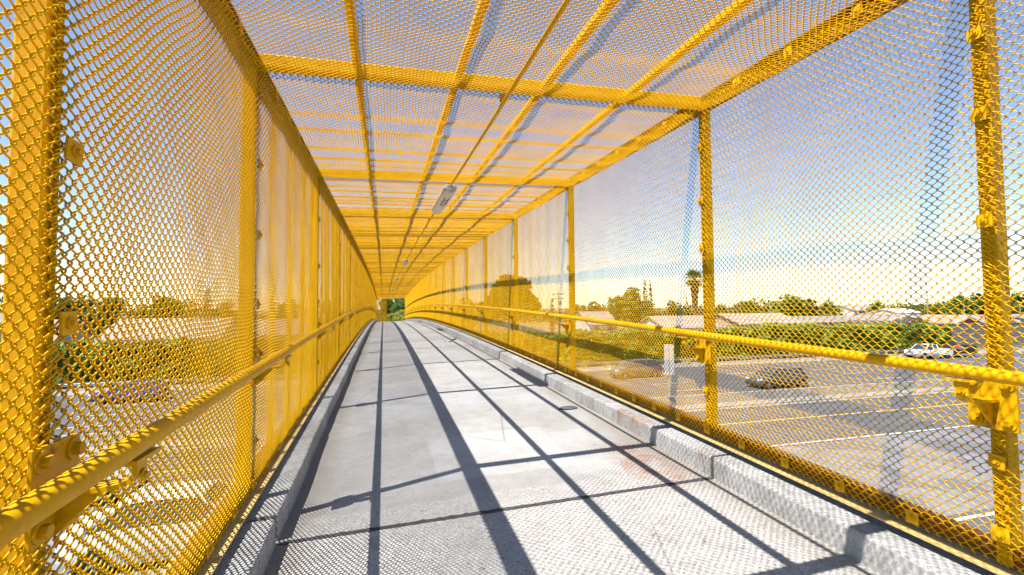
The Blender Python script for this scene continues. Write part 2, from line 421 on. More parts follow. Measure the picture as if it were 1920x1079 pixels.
# ------------------------------------------------------------------ chain-link weave
PITCH_M, WIRE_R = .0372, .0026
def chainlink(name, width, height, mat, wave, spp=8, sides=4, r=WIRE_R, over=.0):
    """pickets run along v (second axis); returns a mesh in (u, depth, v) local axes"""
    P = PITCH_M
    du = P * .54                                  # picket spacing: diamonds come out nearly square
    nu = int(round((width + over) / du)) + 1
    nper = height / P
    nv = int(nper * spp) + 1
    v = np.linspace(0, height, nv)
    th = v / P * 2 * PI
    A = du / 2 + r * 1.5; D = r * 1.9
    k = .93
    us, ds = [], []
    for i in range(nu):
        ph = PI * (i % 2)
        u = i * du + A * np.arcsin(k * np.sin(th + ph)) / math.asin(k) * 1.0
        cth = np.cos(th + ph)
        us.append(u); ds.append(D * cth / np.sqrt(cth ** 2 + .12))
    U = np.array(us); Dp = np.array(ds); Vv = np.broadcast_to(v, U.shape)
    g = np.random.default_rng(nu * 7 + nv); f = g.uniform(0, 6.28, 6)
    env = np.clip(np.minimum(Vv, height - Vv) / .15, 0, 1)
    Vv = Vv + env * (.006 * np.sin(U * 5.1 + f[0]) * np.sin(Vv * 2.3 + f[1]) + .0035 * np.sin(U * 13 + f[2] + Vv * 3)) + g.normal(0, .0007, (nu, 1)) * env
    U = U + env * (.004 * np.sin(Vv * 6.3 + f[3] + U * 2) + .002 * np.sin(Vv * 17 + f[4]))
    Dp = Dp + .0016 * np.sin(U * 31 + f[5]) * np.sin(Vv * 27)
    Dp = Dp + wave(U, Vv)
    C = np.stack([U, Dp, Vv], -1)
    T = np.gradient(C, axis=1); T /= np.linalg.norm(T, axis=-1, keepdims=True)
    e = np.array([0, 1.0, 0]); N = e - (T @ e)[..., None] * T; N /= np.linalg.norm(N, axis=-1, keepdims=True)
    B = np.cross(T, N)
    ang = np.arange(sides) * 2 * PI / sides + .4
    ring = C[:, :, None, :] + r * (np.cos(ang)[None, None, :, None] * N[:, :, None, :] + np.sin(ang)[None, None, :, None] * B[:, :, None, :])
    V = ring.reshape(-1, 3)
    i, j, s = np.meshgrid(np.arange(nu), np.arange(nv - 1), np.arange(sides), indexing='ij')
    s2 = (s + 1) % sides; b0 = (i * nv + j) * sides; b1 = b0 + sides
    Q = np.stack([b0 + s, b0 + s2, b1 + s2, b1 + s], -1).reshape(-1, 4)
    return mesh_np(name, V, Q, mat)
BAY = 2.5517
def wall_wave(seed, L, amp=.011):
    g = np.random.default_rng(seed); ph = g.uniform(0, 6.28, 6); wl = g.uniform(.28, .9, 3); bow = g.uniform(-.012, .02)
    def w(U, V):
        env = np.clip(np.minimum(U, L - U) / .18, 0, 1) * np.clip(np.minimum(V, HH - V) / .12, 0, 1)
        z = sum(np.sin(2 * PI * U / wl[i] + ph[i] + .5 * np.sin(V * 1.3 + ph[3 + i])) * (.5, .35, .25)[i] for i in range(3))
        return env * amp * z + bow * np.sin(PI * np.clip(U / L, 0, 1)) * np.sin(PI * V / HH)
    return w
def roof_wave(seed, L):
    # u across the bridge, v along it
    g = np.random.default_rng(seed); ph = g.uniform(0, 6.28, 6); wl = g.uniform(.24, .55, 3)
    def w(U, V):
        env = np.clip(np.minimum(V, L - V) / .10, 0, 1)
        z = sum(np.sin(2 * PI * V / wl[i] + ph[i] + .35 * np.sin(U * 2.2 + ph[3 + i])) * (.45, .35, .3)[i] for i in range(3))
        sag = -.030 * np.sin(PI * np.clip(V / L, 0, 1)) ** .7
        return env * (.010 * z) + sag
    return w
WALL_NEAR = [chainlink('wall_weave_near', BAY, HH, M_WIRE, wall_wave(40 + i, BAY, .007), 10, 5, r=(.0026, .0020)[i]) for i in range(2)]
WALL_FAR = [chainlink('wall_weave', BAY, HH, M_WIRE, wall_wave(20 + i, BAY, (.009, .009, .0035, .0035)[i]), 8, 4, r=(.0028, .0028, .0025, .0025)[i]) for i in range(4)]
SHORT = FR[3] - FR[2]
WALL_SHORT = [chainlink('wall_weave_short', SHORT, HH, M_WIRE, wall_wave(60 + i, SHORT, .006), 10, 5, r=(.0026, .0020)[i]) for i in range(2)]
RW = WL + WR
RI = .040                                      # the roof weave stops at the inner edge of the side rails
ROOF_NEAR = [chainlink('roof_weave_near', RW - 2 * RI, BAY, M_WIRE, roof_wave(50, BAY), 9, 5, r=.0021)]
ROOF_FAR = [chainlink('roof_weave', RW - 2 * RI, BAY, M_WIRE, roof_wave(30 + i, BAY), 8, 4, r=.0029) for i in range(3)]
ROOF_SHORT = [chainlink('roof_weave_short', RW - 2 * RI, SHORT, M_WIRE, roof_wave(55, SHORT), 9, 5, r=.0021)]
def place(me, name, parent, M):
    o = bpy.data.objects.new(name, me); COL.objects.link(o); o.parent = parent
    o.matrix_parent_inverse = Matrix.Translation(-parent.location) @ M
    return o

# ------------------------------------------------------------------ fences
MESH_IN = .043       # mesh plane inside the post line
def bolt_mesh(mb, c, ax, r=.013, h=.014):
    c = Vector(c); ax = Vector(ax)
    mb.cyl(c + ax * .002, ax, r * 1.75, .004, 14); mb.cyl(c + ax * (.004 + h / 2), ax, r, h, 6)
def fence(side, label):
    s = 1 if side < 0 else -1                    # inward direction along x
    X = -WL if side < 0 else WR
    name = 'chain_link_fence'
    y0 = FR[0]
    F = thing(name, label, 'fence', (X, y0, zs(X, y0)))
    P = lambda x, y, z: (x - F.location.x, y - F.location.y, z - F.location.z)
    bolts = 0
    # posts
    pm = MB(); pm.box((-.033, -.026, .0), (.033, .026, HH - .045))
    proto = None; clip0 = None; bolt0 = None
    for k, y in enumerate(FR):
        if proto is None:
            proto = pm.build('post', M_YELW, F, bevel=.007); o = proto
        else: o = copy(proto, F)
        o.location = P(X, y, zs(X, y))
        if k >= 1 and k <= 12:
            for q, zc in enumerate((.30, .98, 1.42, 1.86, 2.18) if side < 0 else (.10, .34, 1.28, 1.66, 2.05)):
                zc += random.uniform(-.05, .05)
                if clip0 is None:
                    cm = MB(); cm.box((-.026, -.0255, -.026), (.026 - .044, .0255, .026)); 
                    cm = MB(); cm.box((-.003, -.026, -.026), (.003, .026, .026)); bolt_mesh(cm, (s * .003, 0, 0), (s, 0, 0), .008, .008)
                    clip0 = cm.build('clip', M_YELW, o); c = clip0
                else: c = copy(clip0, o)
                c.location = (s * (MESH_IN + .011), .030 if side < 0 else -.004, zc); c.rotation_euler = (R(random.uniform(-14, 14)), 0, R(random.uniform(-8, 8)))
    # rails
    def rail(nm, hw, za, zc, mat, xo=0.0, bev=.006, step=.85):
        mb = MB(); xa, xb = X + xo - hw, X + xo + hw
        rings = [[P(xa, y, zs(X, y) + za), P(xb, y, zs(X, y) + za), P(xb, y, zs(X, y) + zc), P(xa, y, zs(X, y) + zc)] for y in yrange(FR[0], Y_END + .03, step)]
        mb.loft(rings); return mb.build(nm, mat, F, bevel=bev)
    mb = MB(); o_, i_ = X - s * .044, X + s * .042
    rings = []
    for y in yrange(FR[0], Y_END + .03, .85):
        z0 = zs(X, y) + HH
        rings.append([P(a, y, z0 + c) for a, c in ((o_, -.046), (i_, -.046), (i_, -.039), (o_ + s * .008, -.039), (o_ + s * .008, .039), (i_, .039), (i_, .046), (o_, .046))][::s])
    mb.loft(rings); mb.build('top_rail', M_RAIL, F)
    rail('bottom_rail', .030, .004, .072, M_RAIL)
    rail('base_plate', .062, -.018, -.010, M_PLATE, s * .03, 0.0)
    # clips along the bottom and top rails
    n = 0
    stuff = MB()
    for y in yrange(1.55, 28, .335):
        zz = zs(X, y)
        o = copy(clip0, F); o.location = P(X + s * (MESH_IN + .011), y, zz + .040); o.rotation_euler = (R(random.uniform(-12, 12)) + math.atan(slope(y)), 0, R(random.uniform(-6, 6)))
        n += 1
    for y in yrange(1.7, 9.0, .42):
        o = copy(clip0, F); o.location = P(X + s * (MESH_IN + .012), y, zs(X, y) + HH - .012); o.rotation_euler = (R(random.uniform(-12, 12)), 0, R(random.uniform(-6, 6)))
    for y in yrange(28.4, Y_END, .4):
        stuff.box(P(X + s * MESH_IN, y - .026, zs(X, y) + .014), P(X + s * (MESH_IN + .013), y + .026, zs(X, y) + .066))
    kind(stuff.build('clip_row', M_YELW, F), 'stuff')
    # woven panels
    for k in range(len(FR) - 1):
        a, b = FR[k], FR[k + 1]
        L = b - a
        if k == 2: me = WALL_SHORT[0 if side < 0 else 1]
        elif k < 4: me = WALL_NEAR[0 if side < 0 else 1]
        else: me = WALL_FAR[(k + k // 3) % 2 + (2 if side > 0 else 0)]
        sl = (zb(b) - zb(a)) / L
        xm = X + s * MESH_IN
        # local u -> +Y (sheared along the slope), local depth -> inward x, local v -> z
        M = Matrix(((0, s, 0, xm), (1, 0, 0, a), (sl, 0, 1, zs(X, a) + .004), (0, 0, 0, 1)))
        place(me, 'mesh_panel', F, M)
    return F
left_fence = fence(-1, 'left-hand yellow chain-link side fence of the footbridge, its inner posts in shade')
right_fence = fence(1, 'right-hand yellow chain-link side fence of the footbridge, sunlit, facing the open freeway view')

# ------------------------------------------------------------------ roof
RX = [-WL, -.155, .435, 1.0, 1.605, WR]
roof = thing('mesh_roof', 'yellow chain-link roof on cross beams and long purlins over the whole walkway', 'roof', (0, FR[0], zs(0, FR[0]) + HH))
PR = lambda x, y, z: (x, y - roof.location.y, z - roof.location.z)
bm_ = None
for y in FR:
    if bm_ is None:
        m = MB(); m.box((-RW / 2 + .045, -.038, -.038), (RW / 2 - .045, .038, .038)); bm_ = m.build('cross_beam', M_YELW, roof, bevel=.010); o = bm_
    else: o = copy(bm_, roof)
    xc = (WR - WL) / 2
    o.location = PR(xc, y, zs(xc, y) + HH + .002); o.rotation_euler = (0, -math.atan(CS), 0)
for x in RX[1:-1]:
    m = MB(); rings = []
    for y in yrange(FR[0], Y_END, .85):
        zc = zs(x, y) + HH - .012
        rings.append([PR(x - .021, y, zc - .021), PR(x + .021, y, zc - .021), PR(x + .021, y, zc + .021), PR(x - .021, y, zc + .021)])
    m.loft(rings); m.build('purlin', M_YELW, roof, bevel=.006)
for k in range(len(FR) - 1):
    a, b = FR[k], FR[k + 1]; L = b - a; sl = (zb(b) - zb(a)) / L
    me = ROOF_SHORT[0] if k == 2 else (ROOF_NEAR[0] if k < 5 else ROOF_FAR[(k * 2 + k // 3) % 3])
    M = Matrix(((1, 0, 0, -WL + RI), (0, 0, 1, a), (CS, 1, sl, zs(-WL, a) + HH - .056), (0, 0, 0, 1)))
    place(me, 'mesh_panel', roof, M)

# ------------------------------------------------------------------ handrails
def handrail(side, label):
    s = 1 if side < 0 else -1
    X = -WL if side < 0 else WR
    HR_Z = .757 if side < 0 else .725
    xr = X + s * HR_IN
    H = thing('handrail', label, 'handrail', (xr, FR[1], zs(X, FR[1]) + HR_Z))
    P = lambda x, y, z: (x - H.location.x, y - H.location.y, z - H.location.z)
    zr = lambda y: zs(X, y) + HR_Z
    m = MB(); m.tube([P(xr, y, zr(y) + .0015 * math.sin(y * 1.9)) for y in yrange(FR[0], Y_END - .3, .3)], .0243, 16); m.build('pipe', M_YEL, H, smooth=True)
    base = None
    for k, y in enumerate(FR[1:-1]):
        if base is None:
            q = MB(); xs = sorted((s * .050, s * .060)); dz = .037 if side < 0 else .0; q.box((xs[0], -.076, -.222 + dz), (xs[1], .076, -.022 + dz))
            base = q.build('bracket', M_YELW, H, bevel=.002)
            am = MB()
            za = -.112 + dz * .6
            path = [(.060, za), (.150, za), (.178, za + .002), (.199, za + .010), (.210, za + .026), (.211, -.036)]
            rings = []
            for i, (px, pz) in enumerate(path):
                a = path[max(i - 1, 0)]; b = path[min(i + 1, len(path) - 1)]
                tx, tz = b[0] - a[0], b[1] - a[1]; l = math.hypot(tx, tz); nx, nz = -tz / l * .0055, tx / l * .0055
                w = .026 if i < 3 else .022
                rings.append([(s * (px + nx), -w, pz + nz), (s * (px + nx), w, pz + nz), (s * (px - nx), w, pz - nz), (s * (px - nx), -w, pz - nz)])
            am.loft(rings)
            am.box((s * .210 - .019, -.055, -.036), (s * .210 + .019, .055, -.0265))
            t0 = [(s * .0602, -.005, za - .006), (s * .150, -.005, za - .004), (s * .0602, -.005, za - .095)]
            am.add(t0 + [(a, .005, c) for a, _, c in t0], [(0, 1, 2), (5, 4, 3), (0, 3, 4, 1), (1, 4, 5, 2), (2, 5, 3, 0)])
            bolt_mesh(am, (s * .217, 0, -.072), (s, 0, 0), .008, .007)
            arm = am.build('arm', M_YELW, base)
            bo = MB(); bolt_mesh(bo, (0, 0, 0), (s, 0, 0), .014, .015)
            bolt = None
            for by in (-.050, .050):
                for bz in (-.052 + dz, -.192 + dz):
                    if bolt is None: bolt = bo.build('bolt', M_YELW, base); bb = bolt
                    else: bb = copy(bolt, base)
                    bb.location = (s * .060, by, bz)
            o = base
        else:
            o = copy(base, H)
            if k < 9:
                for ch in list(base.children): copy(ch, o)
            else:
                copy(arm, o)
        o.location = P(X, y, zr(y))
    return H
handrail(-1, 'left yellow pipe handrail on bolted brackets, striped with chain-link shadow')
handrail(1, 'right yellow pipe handrail on bolted brackets, bright in the sun before the freeway')

# ------------------------------------------------------------------ lamps and conduit
XC = .742
m = MB()
cond = thing('conduit', 'thin yellow conduit pipe running under the roof mesh from lamp to lamp', 'pipe', (XC, FR[0], zs(XC, FR[0]) + HH - .10))
zc_ = lambda y: zs(XC, y) + HH - .115
m.tube([(0, y - FR[0], zc_(y) - cond.location.z + .006 * math.sin(y * 1.3)) for y in yrange(FR[0], 41, .4)], .0125, 10); m.build('pipe', M_YEL, cond, smooth=True)
q = MB()
for y in FR[1:18]: q.box((-.02, y - FR[0] - .015, zc_(y) - cond.location.z + .008), (.02, y - FR[0] + .015, zc_(y) - cond.location.z + .05))
q.build('pipe_strap', M_YEL, cond)
lamp_labels = ['grey tube lamp under the roof, largest and nearest of the lamps', 'small grey tube lamp under the roof, second along the walkway',
               'tiny grey tube lamp under the roof, third along the walkway', 'farthest tiny grey tube lamp near the walkway end']
lamp0 = None
LAMP_Y = [6.10, 17.0, 27.2, 37.4]
for i, y in enumerate(LAMP_Y):
    z = zc_(y) - .012
    L = thing('tube_lamp', lamp_labels[i], 'lamp', (XC, y, z), group='tube lamps under the mesh roof')
    L.rotation_euler = (math.atan(slope(y)), 0, 0)
    if lamp0 is None:
        h = MB()
        prof = [(-.055, .03), (.055, .03), (.072, .0), (.072, -.03), (-.072, -.03), (-.072, .0)]
        h.loft([[(a, yy, b) for a, b in prof] for yy in (-.74, .74)]); ho = h.build('housing', M_LAMPB, L, bevel=.01)
        d = MB(); pd = [(-.066, -.031), (.066, -.031), (.050, -.072), (-.050, -.072)]
        d.loft([[(a * (1 if abs(yy) < .72 else .8), yy, b) for a, b in pd] for yy in (-.735, -.70, .70, .735)]); do = d.build('diffuser', M_LAMPL, L, bevel=.006)
        sl_ = MB()
        for yy in (-.36, -.20, -.04): sl_.box((-.030, yy - .07, -.0765), (-.018, yy + .07, -.0725)); sl_.box((.018, yy - .07, -.0765), (.030, yy + .07, -.0725)); sl_.box((-.030, yy + .066, -.0766), (.030, yy + .076, -.0724))
        so = sl_.build('slot', M_SLOT, L)
        e = MB()
        for sg in (-1, 1): e.box((-.05, sg * .752 - .012, -.05), (.05, sg * .752 + .012, .02))
        eo = e.build('end_cap', M_LAMPB, L, bevel=.008)
        lamp0 = [ho, do, so, eo]
    else:
        for o in lamp0: copy(o, L)

# ------------------------------------------------------------------ far end of the walkway
def end_panel(name, label, x0, x1, y, zlo, h, yaw=0.0):
    E = thing(name, label, 'fence', (x0, y, zlo), yaw)
    m = MB(); L = x1 - x0
    for a in (0, L): 
        p = MB(); p.box((a - .03, -.03, -.2), (a + .03, .03, h)); p.build('post', M_YELW, E)
    for z0 in (0, h - .03):
        p = MB(); p.box((.03, -.026, z0 - .03), (L - .03, .026, z0 + .03)); p.build('rail', M_YELW, E)
    me = chainlink('end_weave', L, h, M_WIRE, lambda U, V: U * 0, 6, 4, r=.0042)
    o = bpy.data.objects.new('mesh_panel', me); COL.objects.link(o); o.parent = E; o.location = (0, -.04, 0)
    return E
ye = Y_END + .05
end_panel('end_fence', 'short yellow chain-link panel closing off the left half of the far end', -.70, .36, ye, zs(0, ye) - .1, HH - .02)
end_panel('landing_fence', 'yellow chain-link panel of the turning landing behind the far end panel', -1.9, .30, ye + 2.4, zs(0, ye) - .15, HH + .1)

# small things on the deck
def rock(name, label, x, y, sx, sy, sz, cat, mat):
    n = 10; rings = []
    for f, q in ((0, .9), (.35, 1.0), (.75, .85), (1.0, .45)):
        rings.append([(math.cos(2 * PI * i / n) * sx * q * random.uniform(.85, 1.1), math.sin(2 * PI * i / n) * sy * q * random.uniform(.85, 1.1), f * sz) for i in range(n)])
    o = MB().loft(rings).build(name, mat, smooth=True); o.location = (x, y, zs(x, y) - KH - .002)
    return tag(o, label, cat)
rock('flat_stone', 'dark flat stone lying on the deck near the right kerb', 1.86, 4.62, .105, .06, .028, 'stone', M_ROCK)
o = None
for i, (x, y, sc) in enumerate(((1.82, 12.6, .06), (1.66, 12.1, .05), (1.92, 13.0, .045), (1.55, 12.3, .03))):
    rock('debris_scrap', ['largest dark debris scrap on the deck by the far right kerb', 'dark debris scrap lying just nearer than the largest far scrap', 'farthest small dark debris scrap against the right kerb', 'tiny dark debris scrap lying leftmost of the far scraps'][i], x, y, sc, sc * .7, sc * .6, 'debris', M_ROCK)['group'] = 'dark scraps on the far deck'

# ------------------------------------------------------------------ ground and freeway
def sheet(name, x0, x1, y0, y1, z, mat, parent=None):
    return MB().add([(x0, y0, z), (x1, y0, z), (x1, y1, z), (x0, y1, z)], [(0, 1, 2, 3)]).build(name, mat, parent)
g = MB()
ys_ = [-2500, -30, 3, 7.2, 51.9, 52.9, 200, 3000]; zz_ = [1.5, 2.0, 2.0, -.02, -.02, 1.1, 1.4, 2.5]
xs_ = [-3000, -300, 300, 3000]
vs = [(x, y, z) for y, z in zip(ys_, zz_) for x in xs_]
fs = [(j * 4 + i, j * 4 + i + 1, j * 4 + i + 5, j * 4 + i + 4) for j in range(len(ys_) - 1) for i in range(3)]
kind(g.add(vs, fs).build('ground', M_GROUND), 'structure')
X0, X1 = -1500, 1500
kind(sheet('freeway', X0, X1, 7.6, 50.0, 0.0, M_ASPH), 'structure')
kind(sheet('concrete_lane', X0, X1, 11.6, 19.4, 0.004, M_PALE), 'structure')
kind(sheet('shoulder_strip', X0, X1, 48.3, 51.4, 0.004, M_SHOULD), 'structure')
kind(sheet('median_strip', X0, X1, 27.55, 29.05, 0.004, M_SHOULD), 'structure')
mk = MB()
def line(y, w, mi=0, dash=None, a=X0, b=X1):
    if dash is None: mk.add([(a, y - w / 2, .009), (b, y - w / 2, .009), (b, y + w / 2, .009), (a, y + w / 2, .009)], [(0, 1, 2, 3)], mi)
    else:
        x = -160.0
        while x < 420:
            line(y, w, mi, None, x, x + dash); x += dash * 3
line(11.3, .18); line(19.65, .16); line(24.0, .16, 1); line(31.6, .16, 1)
line(34.6, .14, 0, 3.6); line(38.1, .14, 0, 3.6); line(41.6, .14, 0, 3.6); line(48.1, .16)
kind(mk.build('lane_markings', [M_LWHITE, M_LYEL]), 'structure')

# median barrier
b = MB(); prof = [(-.31, 0), (-.31, .08), (-.17, .32), (-.09, .92), (.09, .92), (.17, .32), (.31, .08), (.31, 0)]
b.loft([[(x, 28.3 + a, z) for a, z in prof] for x in np.linspace(-200, 400, 61)])
tag(b.build('median_barrier', M_BARR), 'long grey concrete barrier running down the middle of the freeway', 'barrier')
# tall two-panel sign on the median
sp = at(1256, 740, 28.3)
sgn = thing('median_sign', 'tall narrow white two-panel sign on a post above the median barrier', 'sign', (sp.x, 28.3, .92), -.30)
top = at(1256, 646, 28.3).z; bot = at(1254, 703, 28.3).z
for sg in (-1, 1):
    m = MB(); m.box((sg * .17 - .155, -.03, bot - .92), (sg * .17 + .155, .03, top - .92)); m.build('panel', M_SIGN, sgn, bevel=.01)
m = MB(); m.box((-.06, .04, -.02), (.06, .14, top - 1.1)); m.build('post', M_GALV, sgn)
m = MB(); m.box((-.2, -.2, -.005), (.2, .2, .03)); m.build('base_plate', M_GALV, sgn)
# guardrail
gr = thing('guardrail', 'galvanised steel guardrail along the far edge of the freeway below the ivy', 'guardrail', (0, 50.3, 0))
m = MB(); wp = [(-.04, .45), (.04, .50), (-.04, .56), (-.04, .62), (.04, .68), (-.04, .76)]
ring = [(a, z) for a, z in wp] + [(a + .012, z) for a, z in reversed(wp)]
m.loft([[(x, a, z) for a, z in ring] for x in np.linspace(-120, 290, 42)]); m.build('beam', M_GALV, gr)
gp = None
for i in range(96):
    if gp is None: m = MB(); m.box((-.06, .06, -.01), (.06, .18, .78)); gp = m.build('post', M_POLE, gr); o = gp
    else: o = copy(gp, gr)
    o.location = (-70 + i * 3.8, 0, 0)

# wall and ivy
w = MB(); w.box((-140, 52.4, -.02), (330, 52.9, 4.0)); w.box((-140, 52.36, 4.0), (330, 52.94, 4.12))
tag(w.build('stone_wall', M_STONE), 'long grey stone block wall behind the guardrail, bare at its right end', 'wall')

def leaves(pts, nrm, size, mat, name, parent=None, flat=.5):
    """a leaf-sized bent quad pair per point"""
    n = len(pts)
    d = RNG.normal(size=(n, 3)) * flat + nrm; d /= np.linalg.norm(d, axis=1, keepdims=True)
    r = RNG.normal(size=(n, 3)); a = np.cross(d, r); a /= np.linalg.norm(a, axis=1, keepdims=True); b = np.cross(d, a)
    sz = size * RNG.uniform(.55, 1.35, (n, 1)); asp = RNG.uniform(.45, .8, (n, 1))
    p = pts
    V = np.stack([p - a * sz, p - b * sz * asp + d * sz * .2, p + a * sz, p + b * sz * asp + d * sz * .2], 1).reshape(-1, 3)
    Q = np.arange(n * 4).reshape(n, 4)
    me = mesh_np(name, V, Q, mat, smooth=False)
    o = bpy.data.objects.new(name, me); COL.objects.link(o)
    if parent is not None: o.parent = parent
    return o
def ivy(x0, x1, n):
    x = RNG.uniform(x0, x1, n); z = RNG.uniform(0, 1, n)
    top = 4.25 + .35 * np.sin(x * .21) * np.sin(x * .077 + 1) + .22 * np.sin(x * .9) + .12 * np.sin(x * 2.3)
    end = np.clip((x1 - x) / 7.0, 0, 1) ** .6
    zlo = .25 + (1 - end) * 2.6 * RNG.uniform(.6, 1, n)
    zz = zlo + (top - zlo) * z
    dep = .45 + .25 * np.sin(x * .6 + zz * 1.5) + .2 * np.sin(x * 1.7 - zz * 2.1)
    y = 52.3 - dep * RNG.uniform(.1, 1.0, n)
    over = z > .9
    y = np.where(over, RNG.uniform(51.7, 53.3, n), y)
    return np.stack([x, y, zz], 1)
pts = ivy(-75, 84, 30000)
o = leaves(pts, np.array([-.5, -.9, .9]), .26, L_IVY, 'ivy_hedge')
tag(o, 'long dense green ivy hedge hanging over the stone wall along the freeway', 'hedge')

# ------------------------------------------------------------------ trees
def crown_points(blobs, n):
    vol = np.array([b[3] * b[4] * b[5] for b in blobs]); pr = vol ** (2 / 3); pr /= pr.sum()
    idx = RNG.choice(len(blobs), n, p=pr); B = np.array(blobs)[idx]
    d = RNG.normal(size=(n, 3)); d /= np.linalg.norm(d, axis=1, keepdims=True)
    r = RNG.uniform(.55, 1.05, (n, 1)) ** .7
    return B[:, :3] + d * B[:, 3:6] * r, d
def tree(name, label, cat, base, h, w, shape, mat, n=1500, leaf=None, group=None, trunk=True):
    T = thing(name, label, cat, base, random.uniform(0, 6.28), group)
    blobs = []
    if shape == 'round':
        zc, rz = h * .60, h * .40
        for i in range(24):
            a = random.uniform(0, 6.28); rr = random.uniform(.05, .34) * w; z = zc + random.uniform(-.75, .8) * rz * (1 - (rr / w) ** 2 * 2.5)
            s = random.uniform(.13, .24) * w
            blobs.append((rr * math.cos(a), rr * math.sin(a), z, s, s, s * random.uniform(.6, .9)))
    elif shape == 'umbrella':
        for i in range(60):
            a = i * 2.399; q = math.sqrt((i + .5) / 60); rr = q * .42 * w
            z = h * (.40 + .50 * (1 - q * q) * (1.0 if i % 2 else random.uniform(.1, .9)) + random.uniform(-.02, .02)); s = random.uniform(.09, .15) * w
            blobs.append((rr * math.cos(a), rr * math.sin(a), z, s, s, s * .55))
    elif shape == 'cone':
        for i in range(14):
            f = i / 13; s = w * .5 * (1 - f * .86); blobs.append((random.uniform(-.1, .1) * s, random.uniform(-.1, .1) * s, h * (.14 + .80 * f), s, s, h * .075))
    elif shape == 'column':
        for i in range(12):
            f = i / 11; s = w * .5 * (math.sin(PI * (.16 + .80 * f)) ** .6); blobs.append((0, 0, h * (.08 + .86 * f), s, s, h * .07))
    elif shape == 'bush':
        for i in range(12):
            a = random.uniform(0, 6.28); rr = random.uniform(0, .34) * w; s = random.uniform(.14, .26) * w
            blobs.append((rr * math.cos(a), rr * math.sin(a), random.uniform(.25, .82) * h, s, s, min(s, h * .25)))
    p, d = crown_points(blobs, n)
    leaves(p, d * .7 + np.array([0, 0, .35]), leaf or max(w * (.045 if n > 1000 else .06), .17) * (.62 if n >= 9000 else 1), mat, 'crown', T, .7)
    m = MB()
    th = h * (.55 if shape != 'umbrella' else .5); tr = max(.06, w * .022)
    m.tube([(0, 0, -.3), (.02 * w, 0, th * .5), (0, .02 * w, th)], [tr * 1.3, tr, tr * .6], 8)
    if shape in ('round', 'umbrella'):
        for i in range(6):
            bx = random.choice(blobs); m.tube([(0, 0, th * random.uniform(.55, .9)), (bx[0] * .5, bx[1] * .5, (th + bx[2]) / 2), bx[:3]], [tr * .5, tr * .35, tr * .15], 6)
    m.build('trunk', M_BARK, T, smooth=True)
    return T
def ground_z(y): return 1.1 if y < 54 else 1.1 + min(1, (y - 52.9) / 147) * .3
def tree_at(name, label, cat, px, ptop, wpx, Y, shape, mat, n=1500, leaf=None, group=None):
    p = at(px, ptop, Y); depth = (p - Vector((0, 0, CAM_Z))).dot(_f)
    gz = ground_z(Y)
    return tree(name, label, cat, (p.x, Y, gz), p.z - gz, wpx / F_PX * depth, shape, mat, n, leaf, group)
TG = 'trees beyond the freeway wall'
